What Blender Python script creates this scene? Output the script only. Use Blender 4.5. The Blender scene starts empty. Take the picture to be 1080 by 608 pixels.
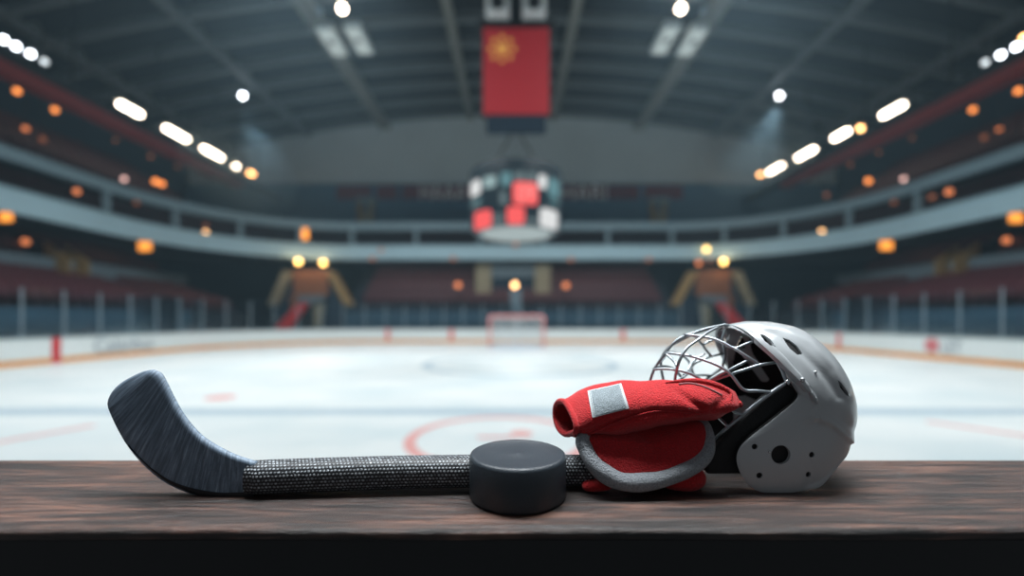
import bpy, bmesh, math, random
from math import sin, cos, pi, sqrt, radians
from mathutils import Vector, Matrix
from mathutils.bvhtree import BVHTree

random.seed(7)
SC = bpy.context.scene
COL = SC.collection

# ------------------------------------------------------------------ camera, world, light
F = 437.0            # focal length in pixels of the 1080 px wide frame
EYE = 1.70           # camera height above the ice
TOP = 1.561          # height of the wooden counter top
cam_d = bpy.data.cameras.new('camera')
cam = bpy.data.objects.new('camera', cam_d)
COL.objects.link(cam)
cam.location = (0, 0, EYE)
cam.rotation_euler = (pi / 2, 0, 0)
cam_d.sensor_width = 36.0
cam_d.lens = 36.0 * F / 1080.0
cam_d.shift_y = 34.0 / 1080.0
cam_d.clip_start = 0.01
cam_d.clip_end = 300
cam_d.dof.use_dof = True
cam_d.dof.focus_distance = 0.337
cam_d.dof.aperture_fstop = cam_d.lens / 8.6
SC.camera = cam

SC.view_settings.view_transform = 'Standard'
SC.view_settings.look = 'None'
SC.view_settings.gamma = 1.0
SC.view_settings.use_curve_mapping = False
SC.view_settings.exposure = 0.0

wd = bpy.data.worlds.new('world')
SC.world = wd
wd.use_nodes = True
bg = wd.node_tree.nodes['Background']
bg.inputs['Color'].default_value = (0.68, 0.74, 0.80, 1)
bg.inputs['Strength'].default_value = 0.17


def area(name, loc, aim, size, power, col, spread=180):
    l = bpy.data.lights.new(name, 'AREA')
    l.shape = 'RECTANGLE'
    l.size, l.size_y = size
    l.energy = power
    l.color = col
    l.spread = radians(spread)
    o = bpy.data.objects.new(name, l)
    o.location = loc
    d = Vector(aim) - Vector(loc)
    o.rotation_euler = d.to_track_quat('-Z', 'Y').to_euler()
    COL.objects.link(o)
    return o


COOL = (0.94, 0.98, 1.0)
for sx in (-1, 1):
    area('ceiling_floodlight', (sx * 9, 6, 18.6), (sx * 9, 8, 0), (7, 7), 1000, COOL, 118)
    area('ceiling_floodlight', (sx * 9, 17, 18.6), (sx * 9, 20, 0), (7, 5), 1720, COOL, 122)
area('counter_fill_light', (0, 1.0, 6.2), (0, 0.3, 1.5), (3.0, 1.0), 140, COOL, 90)  # added fill to brighten the counter and what lies on it
area('far_seats_fill_light', (0, 34.6, 6.85), (0, 35.4, 0), (24, 0.6), 130, (1.0, 0.86, 0.8), 160)  # added fill to lift the far seats under the balcony


# ------------------------------------------------------------------ helpers
def P(px, py, d):
    """Point at depth d seen at pixel (px, py) of the photograph."""
    return Vector(((px - 540.0) * d / F, d, EYE - (py - 338.0) * d / F))


def lin(c):
    return tuple(((v / 255.0) / 12.92 if v <= 10 else ((v / 255.0 + 0.055) / 1.055) ** 2.4) for v in c) + (1.0,)


def new_mat(name):
    m = bpy.data.materials.new(name)
    m.use_nodes = True
    nt = m.node_tree
    b = nt.nodes['Principled BSDF']
    return m, nt, b


def N(nt, kind, **kw):
    n = nt.nodes.new(kind)
    for k, v in kw.items():
        if hasattr(n, k):
            setattr(n, k, v)
    return n


def mat(name, rgb, rough=0.6, metal=0.0, spec=0.5, var=0.12, scale=6.0, bump=0.0, bscale=80.0, sheen=0.0, fine=0.0):
    """Principled material, its colour gently varied by a noise texture."""
    m, nt, b = new_mat(name)
    c = lin(rgb)
    tc = N(nt, 'ShaderNodeTexCoord')
    no = N(nt, 'ShaderNodeTexNoise')
    no.inputs['Scale'].default_value = scale
    no.inputs['Detail'].default_value = 4
    nt.links.new(tc.outputs['Object'], no.inputs['Vector'])
    mx = N(nt, 'ShaderNodeMix', data_type='RGBA')
    mx.inputs[6].default_value = tuple(v * (1 - var) for v in c[:3]) + (1,)
    mx.inputs[7].default_value = tuple(min(1, v * (1 + var)) for v in c[:3]) + (1,)
    nt.links.new(no.outputs['Fac'], mx.inputs[0])
    nt.links.new(mx.outputs[2], b.inputs['Base Color'])
    b.inputs['Roughness'].default_value = rough
    b.inputs['Metallic'].default_value = metal
    b.inputs['Specular IOR Level'].default_value = spec
    if sheen:
        b.inputs['Sheen Weight'].default_value = sheen
        b.inputs['Sheen Roughness'].default_value = 0.5
    if bump:
        b.inputs['Roughness'].default_value = rough
        n2 = N(nt, 'ShaderNodeTexNoise')
        n2.inputs['Scale'].default_value = bscale
        n2.inputs['Detail'].default_value = 3
        nt.links.new(tc.outputs['Object'], n2.inputs['Vector'])
        bp = N(nt, 'ShaderNodeBump')
        bp.inputs['Strength'].default_value = bump
        bp.inputs['Distance'].default_value = 0.002
        if fine:
            m3 = N(nt, 'ShaderNodeMix', data_type='RGBA')
            m3.blend_type = 'MULTIPLY'
            m3.inputs[0].default_value = fine
            rr = N(nt, 'ShaderNodeValToRGB')
            rr.color_ramp.elements[0].position = 0.32
            rr.color_ramp.elements[1].position = 0.62
            nt.links.new(n2.outputs['Fac'], rr.inputs[0])
            nt.links.new(mx.outputs[2], m3.inputs[6])
            nt.links.new(rr.outputs[0], m3.inputs[7])
            nt.links.new(m3.outputs[2], b.inputs['Base Color'])
        nt.links.new(n2.outputs['Fac'], bp.inputs['Height'])
        nt.links.new(bp.outputs['Normal'], b.inputs['Normal'])
    return m


def glow(name, rgb, strength, base=None):
    m, nt, b = new_mat(name)
    c = lin(rgb)
    b.inputs['Base Color'].default_value = lin(base) if base else c
    b.inputs['Emission Color'].default_value = c
    b.inputs['Emission Strength'].default_value = strength
    b.inputs['Roughness'].default_value = 0.5
    return m


def tag(o, label=None, cat=None, group=None, kind=None):
    if label:
        o['label'] = label
    if cat:
        o['category'] = cat
    if group:
        o['group'] = group
    if kind:
        o['kind'] = kind
    return o


def thing(name, loc, label, cat, group=None):
    o = bpy.data.objects.new(name, None)
    o.location = loc
    o.empty_display_size = 0.05
    COL.objects.link(o)
    return tag(o, label, cat, group)


class MB:
    """Collects faces; build() links them as one mesh object."""

    def __init__(self):
        self.v, self.f, self.uv = [], [], []

    def add(self, vs, fs, uvs=None):
        n = len(self.v)
        self.v += [Vector(p) for p in vs]
        self.f += [tuple(i + n for i in f) for f in fs]
        self.uv += uvs if uvs else [(0, 0)] * len(vs)
        return self

    def box(self, x0, y0, z0, x1, y1, z1):
        vs = [(x, y, z) for x in (x0, x1) for y in (y0, y1) for z in (z0, z1)]
        return self.add(vs, [(0, 1, 3, 2), (4, 6, 7, 5), (0, 4, 5, 1), (2, 3, 7, 6), (0, 2, 6, 4), (1, 5, 7, 3)])

    def obox(self, c, size, M=None):
        sx, sy, sz = (s / 2 for s in size)
        vs = [Vector((x, y, z)) for x in (-sx, sx) for y in (-sy, sy) for z in (-sz, sz)]
        if M is not None:
            vs = [M @ v for v in vs]
        vs = [v + Vector(c) for v in vs]
        return self.add(vs, [(0, 1, 3, 2), (4, 6, 7, 5), (0, 4, 5, 1), (2, 3, 7, 6), (0, 2, 6, 4), (1, 5, 7, 3)])

    def bar(self, a, b, w, h=None):
        a, b = Vector(a), Vector(b)
        d = b - a
        q = d.to_track_quat('X', 'Z').to_matrix()
        return self.obox((a + b) / 2, (d.length, w, h or w), q)

    def tube(self, pts, r, n=8, closed=False):
        pts = [Vector(p) for p in pts]
        m = len(pts)
        rs = r if isinstance(r, (list, tuple)) else [r] * m
        vs, fs = [], []
        up = None
        for i, p in enumerate(pts):
            if closed:
                t = pts[(i + 1) % m] - pts[i - 1]
            else:
                t = pts[min(i + 1, m - 1)] - pts[max(i - 1, 0)]
            t.normalize()
            if up is None:
                up = Vector((0, 0, 1)) if abs(t.z) < 0.9 else Vector((1, 0, 0))
            a = t.cross(up)
            a.normalize()
            b = a.cross(t)
            up = b
            for k in range(n):
                an = 2 * pi * k / n
                vs.append(p + (a * cos(an) + b * sin(an)) * rs[i])
        segs = m if closed else m - 1
        for i in range(segs):
            j = (i + 1) % m
            for k in range(n):
                l = (k + 1) % n
                fs.append((i * n + k, i * n + l, j * n + l, j * n + k))
        if not closed:
            fs.append(tuple(range(n - 1, -1, -1)))
            fs.append(tuple((m - 1) * n + k for k in range(n)))
        return self.add(vs, fs)

    def lathe(self, prof, n, c=(0, 0, 0), axis='Z'):
        """prof: list of (radius, height)."""
        vs, fs = [], []
        c = Vector(c)
        for r, h in prof:
            for k in range(n):
                a = 2 * pi * k / n
                if axis == 'Z':
                    vs.append(c + Vector((r * cos(a), r * sin(a), h)))
                elif axis == 'Y':
                    vs.append(c + Vector((r * cos(a), h, r * sin(a))))
                else:
                    vs.append(c + Vector((h, r * cos(a), r * sin(a))))
        for i in range(len(prof) - 1):
            for k in range(n):
                l = (k + 1) % n
                fs.append((i * n + k, i * n + l, (i + 1) * n + l, (i + 1) * n + k))
        fs.append(tuple(range(n - 1, -1, -1)))
        fs.append(tuple((len(prof) - 1) * n + k for k in range(n)))
        return self.add(vs, fs)

    def ball(self, c, r, n=12, sq=(1, 1, 1)):
        m = n // 2
        prof = [(max(1e-5, r * sin(pi * i / m)), -r * cos(pi * i / m)) for i in range(m + 1)]
        k = len(self.v)
        self.lathe(prof, n, (0, 0, 0))
        for i in range(k, len(self.v)):
            v = self.v[i]
            self.v[i] = Vector((v.x * sq[0], v.y * sq[1], v.z * sq[2])) + Vector(c)
        return self

    def prism(self, poly, y0, y1, axis='Y'):
        """poly of (a, b) extruded along an axis."""
        n = len(poly)
        vs = []
        for y in (y0, y1):
            for a, b in poly:
                vs.append((a, y, b) if axis == 'Y' else ((y, a, b) if axis == 'X' else (a, b, y)))
        fs = [tuple(range(n)), tuple(range(2 * n - 1, n - 1, -1))]
        fs += [(i, i + n, (i + 1) % n + n, (i + 1) % n) for i in range(n)]
        return self.add(vs, fs)

    def sweep(self, path, prof):
        """closed profile of (outward offset, z) swept along a plan path of ((x, y), normal)."""
        n = len(prof)
        vs, fs = [], []
        for (p, nr) in path:
            for o, z in prof:
                vs.append((p[0] + nr[0] * o, p[1] + nr[1] * o, z))
        for i in range(len(path) - 1):
            for k in range(n):
                l = (k + 1) % n
                fs.append((i * n + k, i * n + l, (i + 1) * n + l, (i + 1) * n + k))
        fs.append(tuple(range(n - 1, -1, -1)))
        fs.append(tuple((len(path) - 1) * n + k for k in range(n)))
        return self.add(vs, fs)

    def mesh(self, name, m, off=Vector((0, 0, 0)), smooth=False, sharp=40):
        me = bpy.data.meshes.new(name)
        me.from_pydata([tuple(v - off) for v in self.v], [], self.f)
        bm = bmesh.new()
        bm.from_mesh(me)
        bmesh.ops.recalc_face_normals(bm, faces=bm.faces)
        lay = bm.loops.layers.uv.new('UVMap')
        for f in bm.faces:
            f.smooth = smooth
            for lp in f.loops:
                lp[lay].uv = self.uv[lp.vert.index]
        bm.to_mesh(me)
        bm.free()
        if smooth and sharp:
            me.set_sharp_from_angle(angle=radians(sharp))
        for mm in (m if isinstance(m, (list, tuple)) else [m]):
            me.materials.append(mm)
        return me

    def build(self, name, m, parent=None, smooth=False, sharp=40, bevel=0.0, segs=2):
        off = parent_loc(parent)
        o = bpy.data.objects.new(name, self.mesh(name, m, off, smooth, sharp))
        COL.objects.link(o)
        if parent is not None:
            o.parent = parent
        if bevel:
            b = o.modifiers.new('bevel', 'BEVEL')
            b.width = bevel
            b.segments = segs
            b.limit_method = 'ANGLE'
            b.angle_limit = radians(35)
        return o


def parent_loc(p):
    v = Vector((0, 0, 0))
    while p is not None:
        v = v + Vector(p.location)
        p = p.parent
    return v


def struct(o, label=None):
    o['kind'] = 'structure'
    if label:
        o['label'] = label
    return o


def freeze(o):
    """Apply all modifiers of an object."""
    dg = bpy.context.evaluated_depsgraph_get()
    dg.update()
    me = bpy.data.meshes.new_from_object(o.evaluated_get(dg))
    o.modifiers.clear()
    o.data = me
    return o


def text_part(txt, size, m, parent, M, name='lettering', depth=0.002, fit=None):
    """Lettering as a mesh part; M maps text space (x right, y up, z towards the viewer) to the world."""
    cu = bpy.data.curves.new(name, 'FONT')
    cu.body = txt
    cu.size = size
    cu.extrude = depth
    cu.align_x = 'CENTER'
    cu.align_y = 'CENTER'
    tmp = bpy.data.objects.new('tmp', cu)
    COL.objects.link(tmp)
    dg = bpy.context.evaluated_depsgraph_get()
    dg.update()
    me = bpy.data.meshes.new_from_object(tmp.evaluated_get(dg))
    bpy.data.objects.remove(tmp)
    if fit:
        xs = [v.co.x for v in me.vertices]
        ys = [v.co.y for v in me.vertices]
        sx = fit[0] / (max(xs) - min(xs))
        sy = fit[1] / (max(ys) - min(ys))
        cx, cy = (max(xs) + min(xs)) / 2, (max(ys) + min(ys)) / 2
        for v in me.vertices:
            v.co.x = (v.co.x - cx) * sx
            v.co.y = (v.co.y - cy) * sy
    me.transform(M)
    me.transform(Matrix.Translation(-parent_loc(parent)))
    me.materials.clear()
    me.materials.append(m)
    o = bpy.data.objects.new(name, me)
    COL.objects.link(o)
    o.parent = parent
    return o


def rounded(hw, yfar, r, y0, n=14, step=None):
    """Plan path of a rounded end: up the left side, across the far end, down the right side."""
    pts = []

    def line(a, b, nr):
        L = (Vector(b) - Vector(a)).length
        k = max(1, int(round(L / step))) if step else 1
        for i in range(k):
            t = i / k
            pts.append(((a[0] + (b[0] - a[0]) * t, a[1] + (b[1] - a[1]) * t), nr))
    line((-hw, y0), (-hw, yfar - r), (-1, 0))
    k = max(4, int(round(r * pi / 2 / step))) if step else n
    for i in range(k):
        a = pi - (pi / 2) * i / k
        pts.append(((-hw + r + r * cos(a), yfar - r + r * sin(a)), (cos(a), sin(a))))
    line((-hw + r, yfar), (hw - r, yfar), (0, 1))
    for i in range(k):
        a = pi / 2 - (pi / 2) * i / k
        pts.append(((hw - r + r * cos(a), yfar - r + r * sin(a)), (cos(a), sin(a))))
    line((hw, yfar - r), (hw, y0), (1, 0))
    pts.append(((hw, y0), (1, 0)))
    return pts


def catmull(pts, n, closed=False):
    """Smooth a polyline of equal-length tuples."""
    m = len(pts)
    out = []
    rng = m if closed else m - 1
    for i in range(rng):
        if closed:
            p0, p1, p2, p3 = pts[i - 1], pts[i], pts[(i + 1) % m], pts[(i + 2) % m]
        else:
            p0, p1, p2, p3 = pts[max(i - 1, 0)], pts[i], pts[i + 1], pts[min(i + 2, m - 1)]
        for k in range(n):
            t = k / n
            out.append(tuple(0.5 * (2 * b + (c - a) * t + (2 * a - 5 * b + 4 * c - e) * t * t
                                    + (3 * b - a - 3 * c + e) * t ** 3)
                             for a, b, c, e in zip(p0, p1, p2, p3)))
    if not closed:
        out.append(tuple(pts[-1]))
    return out


# ------------------------------------------------------------------ materials
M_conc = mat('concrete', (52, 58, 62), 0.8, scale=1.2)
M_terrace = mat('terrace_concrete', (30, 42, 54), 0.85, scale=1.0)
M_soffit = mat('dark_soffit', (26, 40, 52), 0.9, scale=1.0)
M_fascia = mat('pale_steel_fascia', (166, 198, 210), 0.55, scale=0.6, var=0.08)
M_rail = mat('pale_steel_rail', (118, 142, 152), 0.55, scale=0.6, var=0.08)
M_parapet = mat('grey_parapet', (100, 118, 128), 0.7, scale=0.8)
M_backwall = mat('grey_wall_paint', (184, 197, 200), 0.8, scale=0.25, var=0.14)
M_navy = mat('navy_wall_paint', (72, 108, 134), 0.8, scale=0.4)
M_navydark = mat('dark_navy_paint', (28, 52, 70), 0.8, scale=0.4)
M_bench = mat('blue_grey_bench_paint', (50, 80, 98), 0.8, scale=0.4)
M_maroon = mat('maroon_plastic', (74, 30, 40), 0.55, scale=3)
M_maroondark = mat('dark_maroon_panel', (64, 26, 36), 0.6, scale=1)
M_roof = mat('dark_roof_deck', (25, 32, 38), 0.85, scale=0.5, var=0.2)
M_beam = mat('grey_steel_beam', (116, 118, 113), 0.6, scale=1)
M_purlin = mat('dark_steel_purlin', (98, 105, 108), 0.6, scale=1)
M_black = mat('matt_black_metal', (18, 22, 26), 0.6)
M_white = mat('white_board_plastic', (226, 234, 234), 0.45, scale=0.5, var=0.04)
M_kick = mat('yellow_kick_plate', (222, 152, 74), 0.5, scale=0.5)
M_cap = mat('grey_cap_rail', (150, 166, 170), 0.5)
M_redpaint = mat('red_board_paint', (206, 44, 52), 0.5)
M_redsoft = mat('red_ice_paint', (228, 168, 164), 0.5)
M_blueice = mat('blue_ice_paint', (176, 198, 210), 0.5)
M_grey_ink = mat('grey_lettering', (140, 152, 164), 0.6)
M_post = mat('silver_post', (150, 168, 178), 0.4, metal=0.3)
M_cream = mat('cream_plaster', (150, 142, 118), 0.8)
M_yellow = mat('ochre_paint', (150, 124, 80), 0.7)
M_orangewall = mat('orange_plaster', (128, 84, 58), 0.8)
M_redcarpet = mat('red_carpet', (232, 56, 56), 0.9)
M_gantryred = mat('dark_red_trim', (128, 40, 38), 0.6)
M_housing = mat('lamp_housing', (60, 66, 70), 0.5)
M_whitehousing = mat('white_lamp_housing', (205, 214, 214), 0.5)
G_white = glow('white_lamp_glow', (255, 240, 218), 14)
G_white2 = glow('white_spot_glow', (235, 245, 255), 14)
G_whitedim = glow('white_spot_glow_dim', (215, 225, 230), 2.2)
G_warm = glow('warm_bar_glow', (255, 190, 120), 10)
G_orange = glow('orange_lamp_glow', (255, 150, 72), 2.4)
G_orangem = glow('orange_lamp_glow_medium', (240, 140, 86), 1.15)
G_oranged = glow('orange_lamp_glow_dim', (190, 112, 72), 0.36)
G_peach = glow('peach_lamp_glow', (255, 196, 130), 6)
G_yellow = glow('yellow_lamp_glow', (255, 210, 125), 4.5)
G_pink = glow('pale_pink_lamp_glow', (225, 180, 172), 2.6)
G_rect = glow('orange_panel_glow', (255, 160, 62), 1.6)

mg, nt, b = new_mat('rink_glass')
for n_ in list(nt.nodes):
    if n_.type != 'OUTPUT_MATERIAL':
        nt.nodes.remove(n_)
tr = N(nt, 'ShaderNodeBsdfTransparent')
tr.inputs['Color'].default_value = (0.90, 0.95, 0.97, 1)
gl = N(nt, 'ShaderNodeBsdfGlossy')
gl.inputs['Roughness'].default_value = 0.12
gl.inputs['Color'].default_value = (0.8, 0.9, 0.95, 1)
fr = N(nt, 'ShaderNodeFresnel')
fr.inputs['IOR'].default_value = 1.35
mxs = N(nt, 'ShaderNodeMixShader')
nt.links.new(fr.outputs[0], mxs.inputs[0])
nt.links.new(tr.outputs[0], mxs.inputs[1])
nt.links.new(gl.outputs[0], mxs.inputs[2])
nt.links.new(mxs.outputs[0], nt.nodes['Material Output'].inputs['Surface'])
M_glass = mg

# ice: scuffed, slightly glossy
mi, nt, b = new_mat('scuffed_ice')
tc = N(nt, 'ShaderNodeTexCoord')
mp = N(nt, 'ShaderNodeMapping')
mp.inputs['Scale'].default_value = (0.35, 0.6, 1)
n1 = N(nt, 'ShaderNodeTexNoise')
n1.inputs['Scale'].default_value = 1.2
n1.inputs['Detail'].default_value = 6
nt.links.new(tc.outputs['Object'], mp.inputs['Vector'])
nt.links.new(mp.outputs[0], n1.inputs['Vector'])
rp = N(nt, 'ShaderNodeValToRGB')
rp.color_ramp.elements[0].position = 0.3
rp.color_ramp.elements[0].color = lin((210, 226, 230))
rp.color_ramp.elements[1].position = 0.65
rp.color_ramp.elements[1].color = lin((236, 243, 243))
nt.links.new(n1.outputs['Fac'], rp.inputs[0])
nt.links.new(rp.outputs[0], b.inputs['Base Color'])
b.inputs['Roughness'].default_value = 0.42
b.inputs['Specular IOR Level'].default_value = 0.25
M_ice = mi

# ------------------------------------------------------------------ setting: floor, ice, walls, roof
struct(MB().box(-40, -2, -0.30, 40, 46, -0.06).build('floor', M_conc))
ice_path = [p for p, _ in rounded(18.02, 31.02, 8.52, 1.0)]
ice = struct(MB().prism(ice_path, -0.06, 0.0, 'Z').build('ice_floor', M_ice))


def ring(cx, cy, r, w, z0=0.0, z1=0.003, a0=0, a1=2 * pi, n=64):
    m = MB()
    vs, fs = [], []
    for i in range(n + 1):
        a = a0 + (a1 - a0) * i / n
        for rr in (r - w / 2, r + w / 2):
            for z in (z0, z1):
                vs.append((cx + rr * cos(a), cy + rr * sin(a), z))
    for i in range(n):
        k, l = i * 4, i * 4 + 4
        fs += [(k + 1, k + 3, l + 3, l + 1), (k, k + 1, l + 1, l), (k + 2, l + 2, l + 3, k + 3), (k, l, l + 2, k + 2)]
    return m.add(vs, fs)


MB().box(-17.9, 7.45, 0, 17.9, 7.95, 0.003).build('blue_line', M_blueice, ice)
MB().box(-17.9, 23.6, 0, 17.9, 23.8, 0.003).build('goal_line', M_redsoft, ice)
ring(-0.2, 6.0, 1.25, 0.16).build('faceoff_circle', M_redsoft, ice)
ring(0.3, 16.2, 3.6, 0.32).build('center_circle', M_blueice, ice)
MB().lathe([(0.17, 0.0), (0.17, 0.003)], 32, (0.14, 6.2, 0)).build('faceoff_spot', M_redsoft, ice)
MB().box(-0.5, 5.95, 0, 0.02, 6.07, 0.003).build('hash_mark', M_redsoft, ice)
MB().bar((-7.35, 5.3, 0.0015), (-6.75, 6.7, 0.0015), 0.14, 0.003).build('hash_mark', M_redsoft, ice)
MB().bar((6.95, 6.95, 0.0015), (7.6, 6.0, 0.0015), 0.14, 0.003).build('hash_mark', M_redsoft, ice)
MB().lathe([(0.3, 0.0), (0.3, 0.003)], 32, (-6.4, 9.1, 0)).build('faceoff_spot', M_redsoft, ice)
MB().lathe([(1.9, 0.0), (1.9, 0.003)], 40, (0.3, 25.6, 0)).build('goal_crease', mat('pale_blue_crease', (196, 216, 232), 0.5), ice)


def roof_z(x):
    return 21.9 - 0.0045 * x * x


def arched(y0, y1, dz0, dz1, x0=-36, x1=36, n=36):
    m = MB()
    vs, fs = [], []
    for i in range(n + 1):
        x = x0 + (x1 - x0) * i / n
        for (y, z) in ((y0, dz0), (y1, dz0), (y1, dz1), (y0, dz1)):
            vs.append((x, y, roof_z(x) + z))
    for i in range(n):
        for k in range(4):
            l = (k + 1) % 4
            fs.append((i * 4 + k, i * 4 + l, i * 4 + 4 + l, i * 4 + 4 + k))
    fs += [(3, 2, 1, 0), (n * 4, n * 4 + 1, n * 4 + 2, n * 4 + 3)]
    return m.add(vs, fs)


ceil = struct(arched(-2, 42, 0.0, 0.3).build('ceiling', M_roof))
for i in range(11):                                   # cross purlins and diagonal lattice
    y = 14.5 + i * 2.5
    arched(y, y + 0.35, -0.55, 0.0).build('purlin', M_purlin, ceil)
for x in (-27, -19.5, -12.15, -4, 4, 12.15, 19.5, 27):
    z = roof_z(x)
    big = abs(abs(x) - 11.5) < 1
    w = 0.55 if big else 0.30
    dz = 1.15 if big else 0.85
    MB().box(x - w, 8, z - dz, x + w, 39.9, z - dz + 0.3).build('beam', M_beam if abs(x) < 15 else M_purlin, ceil)
    mbw = MB()
    for k in range(26):
        y = 8.5 + k * 1.2
        mbw.bar((x, y, z - dz + 0.2), (x, y + 0.6, z - 0.02), 0.12)
        mbw.bar((x, y + 0.6, z - 0.02), (x, y + 1.2, z - dz + 0.2), 0.12)
    mbw.build('beam_web', M_purlin, ceil)

# far wall with its band of dark panels and its navy lower part
struct(MB().box(-36, 40, 14.9, 36, 40.6, 22.4).build('wall_far', M_backwall))
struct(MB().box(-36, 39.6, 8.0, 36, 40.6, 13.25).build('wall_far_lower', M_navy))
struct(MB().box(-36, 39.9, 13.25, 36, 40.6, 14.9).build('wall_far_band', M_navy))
for sx, side in ((-1, 'left'), (1, 'right')):
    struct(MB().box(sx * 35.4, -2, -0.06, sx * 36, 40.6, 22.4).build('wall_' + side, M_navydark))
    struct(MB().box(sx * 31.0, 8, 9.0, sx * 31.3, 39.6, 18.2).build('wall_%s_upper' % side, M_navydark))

sgn = thing('wall_sign', P(540, 212, 39.88), 'long dark maroon wall sign with pale capital letters high on the far wall', 'sign')
for a, b_ in ((355, 391), (397, 419), (424, 500), (580, 638), (641, 674), (679, 720)):
    p, q = P(a, 211, 39.82), P(b_, 195.5, 39.82)
    MB().box(p.x, 39.78, p.z, q.x, 39.90, q.z).build('panel', mat('maroon_sign_panel', (104, 38, 54), 0.6), sgn)
ML = mat('pale_sign_letters', (228, 232, 232), 0.6)
for txt, a, b_ in (('HAAA', 443, 492), ('HARI', 592, 640)):
    c = P((a + b_) / 2, 203.5, 39.74)
    text_part(txt, 1.0, ML, sgn, Matrix.Translation(c) @ Matrix.Rotation(pi / 2, 4, 'X'), depth=0.03,
              fit=((b_ - a) * 39.74 / F, 17 * 39.74 / F))

# far upper openings with ochre stair sides, one each side of the scoreboard
for sx, nm in ((-1, 'left'), (1, 'right')):
    cx = 540 + sx * 154
    c = P(cx, 236, 39.5)
    t = thing('stair_opening', (c.x, 39.5, c.z), 'small ochre stair opening in the navy far wall, %s of the scoreboard' % nm, 'stair')
    s = 39.5 / F
    MB().box(c.x - 9 * s, 39.3, c.z, c.x - 3.5 * s, 39.59, c.z + 24 * s).build('jamb', M_yellow, t)
    MB().box(c.x + 3 * s, 39.3, c.z, c.x + 9 * s, 39.59, c.z + 22 * s).build('jamb', M_cream, t)
    MB().box(c.x - 9 * s, 39.25, c.z + 22 * s, c.x + 11 * s, 39.59, c.z + 27 * s).build('lintel', M_rail, t)
    st = MB()
    for k in range(6):
        st.box(c.x - 3.5 * s, 39.05 + 0.08 * k, c.z + k * 2.2 * s, c.x + 3 * s, 39.59, c.z + (k + 1) * 2.2 * s)
    st.build('stair_flight', M_cream, t)

# balcony: slab, fascia, rail, concourse wall, posts
bal = rounded(23.0, 33.6, 10.0, 6.0, n=16)
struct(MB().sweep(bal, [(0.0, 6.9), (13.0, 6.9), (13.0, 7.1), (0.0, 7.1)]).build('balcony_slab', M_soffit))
fas = struct(MB().sweep(bal, [(-0.18, 6.62), (0.0, 6.62), (0.0, 7.72), (-0.18, 7.72)]).build('trim_balcony_fascia', M_fascia))
MB().sweep(bal, [(-0.24, 7.72), (0.06, 7.72), (0.06, 7.80), (-0.24, 7.80)]).build('cap', M_rail, fas)
rl = struct(MB().sweep(bal, [(-0.12, 9.02), (0.1, 9.02), (0.1, 9.62), (-0.12, 9.62)]).build('trim_balcony_rail', M_rail))
struct(MB().sweep(bal, [(2.2, 7.1), (2.4, 7.1), (2.4, 9.4), (2.2, 9.4)]).build('wall_concourse', M_maroondark))
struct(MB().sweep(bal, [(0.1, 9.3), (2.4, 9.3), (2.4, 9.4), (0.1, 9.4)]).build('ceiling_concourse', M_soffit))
bp_path = rounded(23.0, 33.6, 10.0, 7.0, step=5.2)
for (p, nr) in bp_path:
    c = (p[0] + nr[0] * 0.12, p[1] + nr[1] * 0.12)
    MB().obox((c[0], c[1], 8.4), (0.3, 0.22, 1.36), Matrix.Rotation(math.atan2(nr[1], nr[0]) - pi / 2, 3, 'Z')).build('post', M_rail, rl)

# upper tiers (left, right and far)
for sx, nm in ((-1, 'left'), (1, 'right')):
    poly = []
    for k in range(8):
        x = 24.4 + k * 0.8
        poly += [(sx * x, 9.4 + 0.52 * k), (sx * x, 9.4 + 0.52 * (k + 1))]
    poly += [(sx * 31.0, 9.4 + 0.52 * 8), (sx * 31.0, 9.3), (sx * 24.4, 9.3)]
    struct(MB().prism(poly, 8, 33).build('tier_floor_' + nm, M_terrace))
    poly = []
    for k in range(6):                                # lower stand, front block
        x = 19.6 + k * 0.8
        poly += [(sx * x, 2.05 + 0.25 * k), (sx * x, 2.05 + 0.25 * (k + 1))]
    for k in range(6):                                # lower stand, block behind the parapet
        x = 24.8 + k * 0.8
        poly += [(sx * x, 4.6 + 0.34 * k), (sx * x, 4.6 + 0.34 * (k + 1))]
    poly += [(sx * 30, 6.64), (sx * 30, -0.06), (sx * 19.6, -0.06)]
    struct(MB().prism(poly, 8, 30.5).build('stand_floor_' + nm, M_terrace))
    struct(MB().box(sx * 30, 8, -0.06, sx * 30.3, 30.7, 6.9).build('wall_%s_lower' % nm, M_navydark))
    struct(MB().box(sx * 24.3, 8, 4.2, sx * 24.5, 31, 5.0).build('trim_parapet_' + nm, M_parapet))
    struct(MB().box(sx * 24.0, 30.5, -0.06, sx * 30.3, 30.8, 4.4).build('wall_%s_end' % nm, M_navydark))
# far lower stand
poly = []
for k in range(8):
    y = 33.0 + k * 0.72
    poly += [(y, 2.35 + 0.55 * k), (y, 2.35 + 0.55 * (k + 1))]
poly += [(39.2, 6.75), (39.2, -0.06), (33.0, -0.06)]
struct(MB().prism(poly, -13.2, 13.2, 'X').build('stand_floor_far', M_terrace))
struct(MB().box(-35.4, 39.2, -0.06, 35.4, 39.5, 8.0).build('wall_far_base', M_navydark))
struct(MB().box(-13.0, 32.4, -0.06, 13.0, 32.6, 2.35).build('wall_far_bench', M_bench))
for sx, nm in ((-1, 'left'), (1, 'right')):
    struct(MB().box(sx * 19.0, 8, -0.06, sx * 19.2, 24.5, 2.2).build('wall_%s_bench' % nm, M_bench))

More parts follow.
